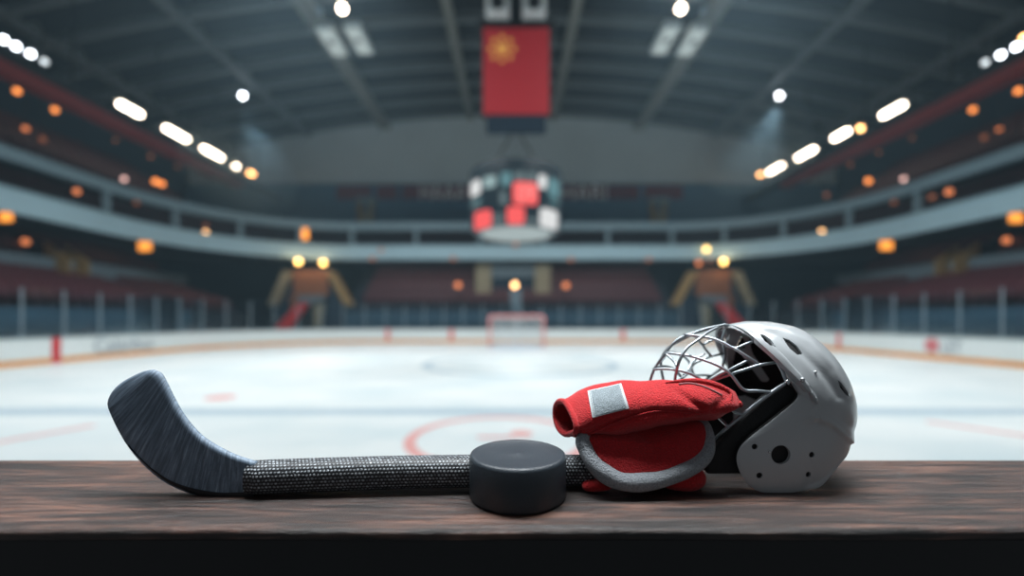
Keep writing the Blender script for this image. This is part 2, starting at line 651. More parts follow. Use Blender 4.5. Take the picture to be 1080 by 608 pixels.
# ------------------------------------------------------------------ rink barrier
bar_ = thing('rink_barrier', (0, 31, 0), 'white rink boards with yellow kick plate and clear glass around the ice', 'barrier')
bpth = rounded(18.0, 31.0, 8.5, 8.0, n=16)
MB().sweep(bpth, [(0.0, 0.20), (0.12, 0.20), (0.12, 1.0), (0.0, 1.0)]).build('board', M_white, bar_)
MB().sweep(bpth, [(-0.02, 0.0), (0.12, 0.0), (0.12, 0.22), (-0.02, 0.22)]).build('kick_plate', M_kick, bar_)
MB().sweep(bpth, [(-0.03, 1.0), (0.15, 1.0), (0.15, 1.06), (-0.03, 1.06)]).build('cap_rail', M_cap, bar_)
gp = rounded(18.06, 31.06, 8.56, 8.0, step=1.45)
gp = [g for g in gp if True]
for i in range(len(gp) - 1):
    (a, na), (b_, nb) = gp[i], gp[i + 1]
    A, B = Vector((*a, 0)), Vector((*b_, 0))
    mid = (A + B) / 2
    ang = math.atan2((B - A).y, (B - A).x)
    R = Matrix.Rotation(ang, 3, 'Z')
    MB().obox((mid.x, mid.y, 1.98), ((B - A).length - 0.06, 0.014, 1.84), R).build('glass_pane', M_glass, bar_)
    MB().obox((A.x, A.y, 1.98), (0.05, 0.06, 1.86), R).build('glass_post', M_post, bar_)
# painted stripes and adverts on the boards
for px in (59, 207):
    y = F * 18.0 / (540 - px)
    MB().box(-18.0, y - 0.15, 0.0, -17.97, y + 0.15, 1.06).build('board_stripe', M_redpaint, bar_)
y = F * 18.0 / 345
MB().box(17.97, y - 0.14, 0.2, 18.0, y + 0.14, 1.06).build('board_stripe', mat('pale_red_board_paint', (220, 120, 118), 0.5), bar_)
M_stripe_far = mat('far_pale_red_board_paint', (224, 122, 116), 0.5)  # paler red than the stripes on the left boards
for px in (409, 476, 657):
    x = (px - 540) * 31 / F
    MB().box(x - 0.16, 30.965, 0.2, x + 0.16, 31.0, 1.04).build('board_stripe', M_stripe_far, bar_)
text_part('Calanbus', 1, M_grey_ink, bar_,
          Matrix.Translation((-17.98, 19.3, 0.60)) @ Matrix.Rotation(pi / 2, 4, 'Z') @ Matrix.Rotation(pi / 2, 4, 'X'),
          fit=(2.9, 0.62))
text_part('LET', 1, M_grey_ink, bar_,
          Matrix.Translation((17.98, 16.95, 0.60)) @ Matrix.Rotation(-pi / 2, 4, 'Z') @ Matrix.Rotation(pi / 2, 4, 'X'),
          fit=(0.75, 0.5))
MB().lathe([(0.30, 0.0), (0.30, 0.02)], 24, (17.96, 17.75, 0.62), 'X').build('emblem', mat('red_emblem', (212, 124, 128), 0.5), bar_)

# thin cold haze that fills the hall
mh = bpy.data.materials.new('hall_haze')
mh.use_nodes = True
for n_ in list(mh.node_tree.nodes):
    if n_.type != 'OUTPUT_MATERIAL':
        mh.node_tree.nodes.remove(n_)
vsn = N(mh.node_tree, 'ShaderNodeVolumeScatter')
vsn.inputs['Color'].default_value = (0.52, 0.82, 1.0, 1)
vsn.inputs['Density'].default_value = 0.0027
vsn.inputs['Anisotropy'].default_value = 0.2
mh.node_tree.links.new(vsn.outputs[0], mh.node_tree.nodes['Material Output'].inputs['Volume'])
hz = MB().box(-30.8, 3.0, 0.02, 30.8, 39.0, 17.3).build('haze', mh)
tag(hz, 'thin cold blue haze filling the hall above the ice', 'haze', kind='stuff')
mh2 = mh.copy()
mh2.name = 'denser_hall_haze'
for n_ in mh2.node_tree.nodes:
    if n_.type == 'VOLUME_SCATTER':
        n_.inputs['Density'].default_value = 0.045
for sx, nm in ((-1, 'left'), (1, 'right')):
    hz = MB().ball((-20.0, 31.0, 12.6) if sx < 0 else (17.8, 31.0, 14.6), 1.0, 24, (3.2, 5.0, 3.4)).build('haze', mh2, smooth=True)
    tag(hz, 'denser puff of blue haze by the %s floodlights' % nm, 'haze', kind='stuff')

# ------------------------------------------------------------------ stadium seats
def seat_mb(rz):
    """Tip-up seat facing +x before turning by rz; origin on the tread."""
    m = MB()
    m.obox((0.0, 0, 0.40), (0.40, 0.46, 0.07))
    m.obox((-0.22, 0, 0.66), (0.06, 0.46, 0.50), Matrix.Rotation(radians(-10), 3, 'Y'))
    m.obox((-0.14, 0, 0.19), (0.10, 0.34, 0.38))
    R = Matrix.Rotation(rz, 3, 'Z')
    m.v = [R @ v for v in m.v]
    return m


cands = []
row_words = ['first', 'second', 'third', 'fourth', 'fifth', 'sixth']
for sx, nm in ((-1, 'left'), (1, 'right')):
    for k in range(6):
        for j in range(40):
            y = 8.4 + j * 0.54
            if abs(y - 24.6) < 0.8:
                continue
            cands.append((Vector((sx * (19.6 + 0.8 * k + 0.42), y, 2.05 + 0.25 * (k + 1))), sx, nm, 'front', k))
    for k in range(5):
        for j in range(40):
            y = 8.4 + j * 0.54
            if abs(y - 22.5) < 0.8:
                continue
            cands.append((Vector((sx * (24.8 + 0.8 * k + 0.42), y, 4.6 + 0.34 * (k + 1))), sx, nm, 'rear', k))
far_seats = []
for k in range(8):
    for j in range(48):
        x = -12.9 + j * 0.55
        if abs(x) < 3.4 and k >= 2 or abs(x) > 12.2:
            continue
        far_seats.append(Vector((x, 33.0 + 0.72 * k + 0.42, 2.35 + 0.55 * (k + 1))))


def in_frame(p):
    return p.y > 1 and abs(p.x / p.y) < 540 / F + 0.02


vis = sorted([c for c in cands if in_frame(c[0])], key=lambda c: c[0].length)
near, rest = [], []
for c in vis:                                        # the rear of a row hides behind the boards' dark wall least
    (near if (c[3] == 'front' and c[4] >= 1 or c[3] == 'rear') and len(near) < 296 else rest).append(c)
seat_mesh = {}
for sx in (-1, 1):
    seat_mesh[sx] = seat_mb(pi if sx > 0 else 0.0).mesh('stadium_seat', M_maroon)
for p, sx, nm, blk, k in near:
    o = bpy.data.objects.new('stadium_seat', seat_mesh[sx])
    o.location = p
    COL.objects.link(o)
    where = 'below' if blk == 'front' else 'above'
    tag(o, 'maroon tip-up stadium seat, %s row %s the grey parapet of the %s stand' %
        (row_words[5 - k] if blk == 'front' else row_words[k], where, nm), 'seat',
        '%s stand seats, %s row %s the parapet' % (nm, row_words[5 - k] if blk == 'front' else row_words[k], where))


def seats_stuff(items, name, label):
    m = MB()
    for p, rz in items:
        s = seat_mb(rz)
        m.add([v + p for v in s.v], s.f)
    o = m.build(name, M_maroon)
    tag(o, label, 'seats', kind='stuff')


seats_stuff([(c[0], pi if c[1] > 0 else 0.0) for c in rest], 'distant_seats', 'remaining maroon seats of the left and right lower stands')
seats_stuff([(p, -pi / 2) for p in far_seats], 'far_stand_seats', 'rows of maroon seats filling the stand behind the goal')
up = []
for sx in (-1, 1):
    for k in range(7):
        for j in range(32):
            p = Vector((sx * (24.4 + 0.8 * k + 0.42), 14 + j * 0.58, 9.4 + 0.52 * (k + 1)))
            if in_frame(p):
                up.append((p, pi if sx > 0 else 0.0))
seats_stuff(up, 'upper_tier_seats', 'rows of maroon seats in the two upper side tiers')

# ------------------------------------------------------------------ stand entrances in the far corners and behind the goal
for sx, nm in ((-1, 'left'), (1, 'right')):
    cx = (540 + sx * 218)
    y = 32.6
    s = y / F

    def q(dx, py):                                   # dx in pixels towards the corner
        v = P(cx + sx * dx, py, y)
        return v.x, v.z
    base = P(cx, 346, y)
    t = thing('stand_entrance', (base.x, y, 0), 'cream and orange stand entrance with a red carpet ramp in the far %s corner' % nm, 'entrance')
    # gable wall with two sloping sides
    pl = [q(38, 322), q(20, 283), q(-22, 283), q(-42, 322), q(-42, 346), q(38, 346)]
    MB().prism(pl, y + 0.9, y + 1.1).build('wall_panel', M_navydark, t)
    pl = [q(17, 312), q(17, 284), q(-20, 284), q(-20, 312)]
    MB().prism(pl, y + 0.6, y + 0.9).build('upper_panel', M_orangewall, t)
    pl = [q(10, 346), q(10, 322), q(-4, 322), q(-4, 346)]
    MB().prism(pl, y + 0.55, y + 0.65).build('door_opening', M_black, t)
    pl = [q(12, 322), q(12, 311), q(-16, 311), q(-16, 322)]
    MB().prism(pl, y + 0.5, y + 0.75).build('lintel', M_parapet, t)
    pl = [q(-6, 346), q(-6, 318), q(-17, 318), q(-13, 346)]
    MB().prism(pl, y + 0.5, y + 0.75).build('jamb', M_cream, t)
    pl = [q(20, 340), q(20, 312), q(12, 312), q(12, 340)]
    MB().prism(pl, y + 0.5, y + 0.75).build('jamb', M_orangewall, t)
    for d0, d1, m_ in ((-24, -44, M_yellow), (22, 38, M_cream)):
        a0, a1 = q(d0, 286), q(d1, 322)
        w = 4.5 * s
        pl = [(a0[0] - w, a0[1]), (a0[0] + w, a0[1]), (a1[0] + w, a1[1]), (a1[0] - w, a1[1])]
        MB().prism(pl, y + 0.3, y + 0.85).build('stair_side', m_, t)
    a0, a1 = q(2, 320), q(24, 347)
    w = 8.5 * s
    pl = [(a0[0] - w * .6, a0[1]), (a0[0] + w * .6, a0[1]), (a1[0] + w, a1[1]), (a1[0] - w, a1[1])]
    MB().prism(pl, y - 0.1, y + 0.3).build('carpet_ramp', M_redcarpet, t)

for sx, nm in ((-1, 'left'), (1, 'right')):           # ochre aisle steps through the parapets
    y = 22.6
    t = thing('aisle_steps', (sx * 23.6, y, 3.6), 'ochre aisle steps rising through the grey parapet of the %s stand' % nm, 'steps')
    for dy in (-.55, .45):
        MB().prism([(sx * 23.6, 3.9), (sx * 24.9, 4.9), (sx * 24.9, 5.9), (sx * 23.6, 5.0)], y + dy, y + dy + .1).build('side_panel', M_yellow, t)
    st = MB()
    for k in range(5):
        st.box(sx * (23.6 + .26 * k), y - .45, 3.5 + .1 * k, sx * (23.86 + .26 * k), y + .45, 3.9 + .22 * k)
    st.build('step_flight', M_yellow, t)
c = P(540, 312, 34.6)
s = 34.6 / F
t = thing('stand_portal', (c.x, 34.6, c.z), 'cream portal with a dark doorway in the stand behind the goal', 'portal')
MB().box(c.x - 38 * s, 34.3, c.z, c.x - 22 * s, 36.6, c.z + 33 * s).build('jamb', M_cream, t)
MB().box(c.x + 24 * s, 34.3, c.z, c.x + 40 * s, 36.6, c.z + 33 * s).build('jamb', M_cream, t)
MB().box(c.x - 22 * s, 34.4, c.z + 19 * s, c.x + 24 * s, 36.6, c.z + 33 * s).build('lintel', M_parapet, t)
MB().box(c.x - 22 * s, 34.7, c.z, c.x + 24 * s, 36.6, c.z + 19 * s).build('doorway', M_navydark, t)
# slim pale pillar behind the goal
c = P(544, 346, 31.9)
pl_ = MB().box(c.x - 0.42, 31.6, 0.0, c.x + 0.42, 32.1, 4.06).build('goal_camera_pillar', M_parapet)
tag(pl_, 'slim pale grey pillar standing right behind the goal', 'pillar')

# goal
c = P(545, 366, 26.5)
g = thing('hockey_goal', (c.x, 26.5, 0.0), 'hockey goal with pale red frame and white net at the far end of the ice', 'goal')
w, h, d = 1.72, 1.95, 1.1
M_goal = mat('pale_red_goal_pipe', (226, 146, 140), 0.4)
m = MB()
m.tube([(c.x - w, 26.5, 0), (c.x - w, 26.5, h - .06), (c.x - w + .06, 26.5, h), (c.x + w - .06, 26.5, h), (c.x + w, 26.5, h - .06), (c.x + w, 26.5, 0)], 0.085, 10)
m.build('goal_frame', M_goal, g, smooth=True)
m = MB()
m.tube([(c.x - w, 26.5, .05), (c.x - w, 27.4, .05), (c.x + w, 27.4, .05), (c.x + w, 26.5, .05)], 0.06, 8)
m.tube([(c.x, 27.4, .05), (c.x, 27.1, h - .1), (c.x, 26.5, h)], 0.04, 8)
m.build('base_frame', M_white, g, smooth=True)
m = MB()
nx, nz = 26, 16
for i in range(nx + 1):
    x = c.x - w + 2 * w * i / nx
    m.bar((x, 27.38, .05), (x, 27.05, h - .12), 0.022)
    m.bar((x, 27.05, h - .12), (x, 26.5, h), 0.022)
for k in range(nz + 1):
    f_ = k / nz
    z = .05 + (h - .17) * f_
    yy = 27.38 - .33 * f_
    m.bar((c.x - w, yy, z), (c.x + w, yy, z), 0.022)
    for sx in (-1, 1):
        m.bar((c.x + sx * w, 26.5, z), (c.x + sx * w, yy, z), 0.022)
for k in range(5):
    for sx in (-1, 1):
        m.bar((c.x + sx * w, 26.6 + k * .15, .05), (c.x + sx * w, 26.6 + k * .13, h - .05), 0.022)
m.build('net', M_white, g)

# ------------------------------------------------------------------ scoreboard and hanging screen
sbx, sby, sbr = 0.14, 15.0, 1.66
zb, zt = 4.86, 6.95
M_drum = mat('dark_teal_casing', (34, 54, 64), 0.45)
sb = thing('scoreboard', (sbx, sby, zb), 'drum scoreboard with red and white lit tiles hanging over the centre of the ice', 'scoreboard')
m = MB().lathe([(1.30, -0.04), (1.50, -0.04), (1.58, 0.06), (1.62, 0.3), (1.68, 1.98), (1.66, 2.06), (1.60, 2.10), (0.4, 2.12)], 64, (sbx, sby, zb))
m.build('drum', M_drum, sb, smooth=True)
MB().lathe([(1.24, -0.09), (1.28, -0.03), (1.28, 0.0)], 48, (sbx, sby, zb)).build('underside_light', glow('pale_diffuser', (206, 222, 222), 0.42, (70, 78, 78)), sb, smooth=True)


def drum_tile(px, py, wpx, hpx, m_, name='led_tile', rr=0.012, corner=0.25):
    """Rounded tile bent round the drum, from its place on the drum's face."""
    x = (px - 540) * (sby - 1.2) / F - sbx
    a = math.asin(max(-0.97, min(0.97, x / 1.66)))
    yy = sby - 1.66 * cos(a)
    z = EYE - (py - 338) * yy / F
    hw = wpx * yy / F / 2 / 1.66 / max(0.45, cos(a))
    hh = hpx * yy / F / 2
    vs, fs = [], []
    n, k = 8, 6
    mb = MB()
    for lay in (0, 1):
        for i in range(n + 1):
            u = -1 + 2 * i / n
            lim = 1.0 - corner * max(0, (abs(u) - 0.7) / 0.3) ** 2
            for j in range(k + 1):
                v = (-1 + 2 * j / k) * lim
                zz = z + v * hh
                R = 1.60 + 0.075 * (zz - zb) / 2.0 + 0.02 + rr * lay
                an = a + u * hw
                vs.append((sbx + R * sin(an), sby - R * cos(an), zz))
    L = (n + 1) * (k + 1)
    for i in range(n):
        for j in range(k):
            p = i * (k + 1) + j
            fs.append((p, p + 1, p + k + 2, p + k + 1))
            fs.append((L + p, L + p + k + 1, L + p + k + 2, L + p + 1))
    for i in range(n):
        for j in (0, k):
            p = i * (k + 1) + j
            fs.append((p, p + k + 1, L + p + k + 1, L + p))
    for j in range(k):
        for i in (0, n):
            p = i * (k + 1) + j
            fs.append((p, p + 1, L + p + 1, L + p))
    mb.add(vs, fs)
    o = mb.build(name, m_, sb)
    return o, a, z


G_red = glow('red_led_tile', (255, 96, 96), 0.95, (60, 20, 20))
G_redbright = glow('pale_red_led_digits', (255, 150, 146), 1.0, (60, 20, 20))
G_tw = glow('white_led_tile', (236, 238, 238), 0.85, (60, 60, 60))
G_tp = glow('pale_led_tile', (176, 206, 208), 0.62, (50, 60, 60))
G_tt = glow('teal_led_tile', (120, 172, 182), 0.5, (40, 60, 60))
G_tg = glow('grey_led_strip', (128, 150, 156), 0.42, (50, 60, 60))
tiles = [(554, 204, 27, 24, G_red), (543.7, 227, 19, 19, G_red), (507, 232, 20, 19, G_red), (581, 231, 21, 20, G_tw),
         (500, 199, 12, 15, G_tw), (517, 192, 13, 12, G_tp), (534, 189, 11, 14, G_tt), (548, 186, 13, 9, G_tg),
         (560, 187, 8, 10, G_tg), (571.5, 192, 9, 14, G_tw), (585, 199, 13, 19, G_tt), (531, 209, 7, 14, G_tg),
         (500.5, 213, 11, 3, G_tt), (501, 217.5, 11, 3, G_tg), (585, 214, 10, 3, G_tt),
         (525, 227, 14, 3, G_tg), (525, 231.5, 14, 3, G_tg), (525, 236, 14, 2.5, G_tg), (561.5, 231.5, 13, 3.5, G_tg)]
for i, tl in enumerate(tiles):
    o, a, z = drum_tile(*tl)
    if i == 0:
        R = 1.72
        Mx = (Matrix.Translation((sbx + R * sin(a), sby - R * cos(a), z)) @ Matrix.Rotation(a, 4, 'Z')
              @ Matrix.Rotation(pi / 2, 4, 'X'))
        text_part('09', 1, G_redbright, o, Mx, name='digits', fit=(0.58, 0.52), depth=0.006)
for sx in (-1, 1):
    MB().tube([(sbx + sx * 0.9, sby, zt + 0.2), (sbx + sx * 0.12, sby, 8.5)], 0.03, 6).build('cable', M_black, sb)

bx = P(544.5, 75, 15.0).x
bn = thing('hanging_screen', (bx, 15.0, 8.55), 'red screen with a golden flower emblem hanging above the scoreboard', 'screen')
z0, z1 = P(0, 121, 15).z, P(0, 30, 15).z
MB().box(bx - 1.27, 14.99, z0 - .05, bx + 1.27, 15.25, z1 + .12).build('casing', M_black, bn, bevel=0.03)
MB().box(bx - 1.19, 14.96, z0, bx + 1.19, 15.0, z1).build('screen_face', glow('red_screen', (200, 40, 52), 0.08, (196, 38, 48)), bn)
MB().box(bx - 1.08, 14.95, z0 - 0.62, bx + 1.08, 15.25, z0 - 0.05).build('lower_casing', M_navydark, bn, bevel=0.03)
MB().box(bx - 1.4, 14.9, z1 + .12, bx + 1.4, 15.3, z1 + .22).build('top_bar', M_black, bn)
MB().box(bx - 0.19, 14.95, z1 + .22, bx + 0.19, 15.25, 20.6).build('hoist_column', M_black, bn)
ec = P(529.5, 51.5, 14.95)
m = MB()
for k in range(8):
    a = k * pi / 4
    m.lathe([(0.085, -0.02), (0.085, 0.012)], 12, (ec.x + .43 * cos(a), 14.955, ec.z + .43 * sin(a)), 'Y')
    m.bar((ec.x, 14.955, ec.z), (ec.x + .4 * cos(a), 14.955, ec.z + .4 * sin(a)), 0.035)
m.lathe([(0.20, -0.03), (0.20, 0.012)], 20, (ec.x, 14.955, ec.z), 'Y')
m.build('flower_emblem', glow('golden_emblem', (220, 158, 80), 0.45, (210, 150, 70)), bn)

# ------------------------------------------------------------------ lamps
def globe_lamp(px, py, d, m_, r, label, mount, length=0.6, name='globe_lamp', group=None, cat='lamp'):
    if name == 'globe_lamp':
        length += r * .2
        r *= 0.8
    c = P(px, py, d)
    t = thing(name, c, label, cat, group)
    MB().ball(c, r, 12).build('globe', m_, t, smooth=True)
    s = 1 if mount == 'up' else -1
    MB().tube([(c.x, c.y, c.z + s * r * 0.9), (c.x, c.y, c.z + s * (r + length))], 0.03, 6).build('stem', M_black, t)
    MB().lathe([(r * .55, 0), (r * .55, .05), (r * .2, .12)], 12, (c.x, c.y, c.z + (r * .82 if s > 0 else -r * .82 - .12))).build('collar', M_housing, t)
    return t


def bal_d(px, off=0.0):
    """depth at which the sight line through px crosses the balcony front (moved outward by off)."""
    k = (px - 540) / F
    for d100 in range(1500, 3500):
        d = d100 / 100
        x = abs(k * d)
        hw, yf, r = 23.0 + off, 33.6 + off, 10.0 + off
        if d <= yf - r:
            out = x >= hw
        elif x <= hw - r:
            out = d >= yf
        else:
            out = (x - hw + r) ** 2 + (d - yf + r) ** 2 >= r * r
        if out:
            return d
    return 34.0


lamps = [
    # px, py, x (side plane), glow, radius, label, mount
    (18, 96, 29, G_orange, .20, 'orange globe lamp highest and outermost over the upper left tier', 'up'),
    (58, 116, 29, G_orange, .20, 'orange globe lamp over the upper left tier, below the red gantry trim', 'up'),
    (27, 136, 28, G_orangem, .18, 'small red-orange globe lamp over the seats of the upper left tier', 'up'),
    (45, 147, 26.5, G_oranged, .18, 'dim brown globe lamp next to the red-orange one over the upper left tier', 'up'),
    (122, 148, 28, G_oranged, .14, 'faint globe lamp in the middle of the dark upper left tier', 'up'),
    (159, 165, 27, G_oranged, .18, 'dim orange globe lamp under the second left floodlight bar', 'up'),
    (187, 176, 26, G_oranged, .14, 'faint globe lamp under the third left floodlight bar', 'up'),
    (131, 189, 23.3, G_pink, .15, 'pale pink globe lamp on the upper rail of the left balcony', 'down'),
    (164, 191.5, 23.6, G_orange, .20, 'bright orange globe lamp over the upper rail of the left balcony', 'down'),
    (171, 194, 23.6, G_orange, .18, 'orange globe lamp paired with the bright one over the left balcony rail', 'down'),
    (81, 202, 23.2, G_orangem, .18, 'orange globe lamp between the two bands of the left balcony', 'up'),
    (144, 214, 23.2, G_oranged, .16, 'dim orange globe lamp between the bands of the left balcony, towards the far end', 'up'),
    (27, 255, 25.2, G_orangem, .20, 'orange globe lamp under the left balcony beside the lit panel lamp', 'up'),
    (217, 246, 22.7, G_peach, .20, 'bright peach globe lamp on the bend of the left balcony', 'down'),
    (217, 238, 22.9, G_oranged, .15, 'dim globe lamp just above the peach one on the left balcony bend', 'down'),
    (1026, 116, 29, G_orange, .20, 'orange globe lamp over the upper right tier, below the red gantry trim', 'up'),
    (1074, 96, 29, G_orange, .20, 'orange globe lamp highest and outermost over the upper right tier', 'up'),
    (1038, 145, 26.5, G_oranged, .18, 'dim brown globe lamp over the seats of the upper right tier', 'up'),
    (1054, 137, 28, G_orangem, .16, 'small red-orange globe lamp over the seats of the upper right tier', 'up'),
    (962, 146, 28, G_oranged, .14, 'faint globe lamp in the middle of the dark upper right tier', 'up'),
    (927, 161, 27, G_oranged, .14, 'faint globe lamp under the second right floodlight bar', 'up'),
    (897, 174, 27, G_oranged, .17, 'dim orange globe lamp under the third right floodlight bar', 'up'),
    (872, 206, 23.4, G_oranged, .18, 'dim orange globe lamp above the right balcony rail at its far end', 'down'),
    (916, 191, 23.6, G_orange, .20, 'bright orange globe lamp over the upper rail of the right balcony', 'down'),
    (953, 189, 23.3, G_pink, .15, 'pale pink globe lamp on the upper rail of the right balcony', 'down'),
    (1001, 202.5, 23.2, G_orangem, .20, 'orange globe lamp between the two bands of the right balcony', 'up'),
    (983, 208, 23.2, G_oranged, .18, 'dim orange globe lamp left of the brighter one between the right balcony bands', 'up'),
    (943, 213.5, 23.2, G_oranged, .17, 'dim orange globe lamp between the bands of the right balcony, towards the far end', 'up'),
    (867, 245, 22.7, G_peach, .20, 'bright peach globe lamp on the bend of the right balcony', 'down'),
    (1061.5, 253.5, 25.2, G_orangem, .20, 'orange globe lamp under the right balcony beside the lit panel lamp', 'up'),
]
for px, py, x, g_, r, lb, mt in lamps:
    if x > 25.5:                                     # hung from the roof
        d = F * x / abs(px - 540)
        c = P(px, py, d)
        globe_lamp(px, py, d, g_, r, lb, 'up', roof_z(c.x) - c.z - r - .01)
    elif x > 24.5:                                   # hung under the balcony slab
        d = F * x / abs(px - 540)
        globe_lamp(px, py, d, g_, r, lb, 'up', 6.92 - P(px, py, d).z - r)
    elif mt == 'up':                                 # hung from the concourse ceiling
        d = bal_d(px, .35)
        globe_lamp(px, py, d, g_, r, lb, 'up', max(.1, 9.32 - P(px, py, d).z - r))
    else:                                            # stands on the rail or on the fascia
        d = bal_d(px, -.03)
        z = P(px, py, d).z
        globe_lamp(px, py, d, g_, r, lb, 'down', max(.04, z - r - (9.6 if z > 9.7 else 7.78)))
clamps = [
    (315, 276, 32.4, G_yellow, .28, 'left one of the two bright yellow globe lamps over the left entrance', 'up'),
    (341, 277.5, 32.4, G_yellow, .28, 'right one of the two bright yellow globe lamps over the left entrance', 'up'),
    (737, 277.5, 32.4, G_orangem, .26, 'orange globe lamp over the right entrance', 'up'),
    (763, 276, 32.4, G_yellow, .28, 'bright yellow globe lamp over the outer side of the right entrance', 'up'),
    (745, 263, 32.4, G_yellow, .26, 'bright yellow globe lamp on the balcony band above the right entrance', 'up'),
    (749, 275, 32.6, G_oranged, .18, 'faint globe lamp between the lamps of the right entrance', 'up'),
    (393, 273, 33.2, G_oranged, .26, 'dim globe lamp under the balcony, right of the left entrance', 'up'),
    (402, 264, 33.2, G_oranged, .20, 'faint globe lamp on the balcony band, right of the left entrance', 'up'),
    (478, 273, 33.2, G_oranged, .26, 'dim globe lamp under the balcony, left below the scoreboard', 'up'),
    (602, 274, 33.2, G_oranged, .26, 'dim globe lamp under the balcony, right below the scoreboard', 'up'),
    (684, 274, 33.2, G_oranged, .26, 'dim globe lamp under the balcony, left of the right entrance', 'up'),
    (483, 301, 33.0, G_orangem, .30, 'orange globe lamp over the far seats, left of the cream portal', 'down'),
    (543, 301, 31.8, G_peach, .28, 'peach globe lamp on top of the pale pillar behind the goal', 'down'),
    (597, 301.5, 33.0, G_orangem, .30, 'orange globe lamp over the far seats, right of the cream portal', 'down'),
    (544, 258, 32.9, G_oranged, .24, 'dim globe lamp on the far balcony band just under the scoreboard', 'up'),
]
for px, py, d, g_, r, lb, mt in clamps:
    if py > 295:
        globe_lamp(px, py, d, g_, r, lb, 'down', .04 if px == 543 else P(px, py, d).z - r - 2.4)
    elif py < 268:                                   # fixed to the face of the fascia
        globe_lamp(px, py, bal_d(px, -.2) - r, g_, r, lb, 'up', .02)
    else:                                            # under the fascia
        d = bal_d(px, -.1)
        globe_lamp(px, py, d, g_, r, lb, 'up', max(.03, 6.64 - P(px, py, d).z - r))
        if g_ is G_yellow:                           # these light the entrance below them
            l = bpy.data.lights.new('lamp_light', 'POINT')
            l.energy = 45
            l.color = (1.0, 0.68, 0.36)
            l.shadow_soft_size = 0.2
            lo = bpy.data.objects.new('lamp_light', l)
            lo.location = P(px, py, d) + Vector((0, -.5, -.1))
            COL.objects.link(lo)
# lit orange panel lamps under the balconies
for px, py, x, wpx, hpx, lb in ((7, 229, 24.3, 13, 9.5, 'orange lit panel lamp under the left balcony at the edge of the picture'),
                                (153, 260, 24.3, 13, 9.5, 'orange lit panel lamp under the left balcony above the parapet end'),
                                (934.5, 259, 24.3, 13, 9.5, 'orange lit panel lamp under the right balcony above the parapet end'),
                                (1071, 230, 24.3, 14, 10, 'orange lit panel lamp under the right balcony at the edge of the picture'),
                                (321.5, 246, None, 7, 14, 'narrow orange lit panel between the far balcony bands, above the left entrance')):
    d = F * x / abs(px - 540) if x else bal_d(px, 0.3)
    c = P(px, py, d)
    s = d / F
    t = thing('panel_lamp', c, lb, 'lamp')
    MB().box(c.x - wpx * s / 2, c.y - .05, c.z - hpx * s / 2, c.x + wpx * s / 2, c.y + .02, c.z + hpx * s / 2).build('diffuser', G_rect, t, bevel=0.02)
    MB().box(c.x - wpx * s / 2 - .06, c.y, c.z - hpx * s / 2 - .06, c.x + wpx * s / 2 + .06, c.y + .16, c.z + hpx * s / 2 + .06).build('housing', M_housing, t)
    if x:
        MB().tube([(c.x, c.y + .1, c.z), (c.x, c.y + .1, 6.92)], .04, 6).build('hanger', M_black, t)

# lighting gantries along both sides, with their lamps
for sx, nm in ((-1, 'left'), (1, 'right')):
    X = sx * 22.4
    t = thing('lighting_gantry', (X, 9, 13.3), 'dark lighting gantry with a red lower trim above the %s stand' % nm, 'gantry')
    MB().box(X - .35, 9, 13.02, X + .35, 39.4, 13.50).build('beam', M_black, t)
    MB().box(X - .40, 9, 12.50, X + .40, 34, 13.0).build('trim', M_gantryred, t)
    for k in range(6):
        MB().tube([(X + sx * .3, 11 + k * 5.2, 13.6), (X + sx * .3, 11 + k * 5.2, roof_z(X + sx * .3) - .02)], .05, 6).build('hanger', M_black, t)
left_bars = [(137, 115, 26, G_white, 'nearest long white floodlight bar on the left gantry'),
             (186, 141, 26, G_white, 'second long white floodlight bar on the left gantry'),
             (224, 161.5, 22, G_white, 'third white floodlight bar on the left gantry'),
             (249, 175.5, 4, G_white, 'short white floodlight near the far end of the left gantry'),
             (265, 183, 6, G_warm, 'warm floodlight last at the far end of the left gantry'),
             (162, 139, 2, G_warm, 'small warm lamp between the first and second bars of the left gantry'),
             (942, 116, 26, G_white, 'nearest long white floodlight bar on the right gantry'),
             (887, 142, 18, G_white, 'second long white floodlight bar on the right gantry'),
             (908, 135, 4, G_warm, 'warm lamp next to the second bar of the right gantry'),
             (850, 162, 20, G_white, 'third white floodlight bar on the right gantry'),
             (818, 178, 16, G_white, 'short white floodlight near the far end of the right gantry'),
             (802, 184, 3, G_warm, 'warm floodlight last at the far end of the right gantry')]
for px, py, ln, g_, lb in left_bars:
    sx = 1 if px > 540 else -1
    X = sx * 22.2
    d0 = F * 22.2 / (abs(px - 540) + ln / 2)
    d1 = F * 22.2 / (abs(px - 540) - ln / 2)
    dm_ = F * 22.2 / abs(px - 540)
    z = P(px, py, dm_).z
    t = thing('floodlight_bar', (X, dm_, z), lb, 'floodlight')
    MB().box(X - .14, d0 + .1, z - .13, X + .14, max(d1, d0 + .35) - .1, z + .10).build('diffuser', g_, t, bevel=0.04)
    MB().box(X - .24, d0 - .06, z + .10, X + .24, max(d1, d0 + .35) + .06, z + .24).build('housing', M_housing, t)
    MB().tube([(X, dm_, 13.5), (X, dm_, z - .18)], .05, 6).build('foot', M_black, t)
ords = ['first', 'second', 'third', 'fourth']
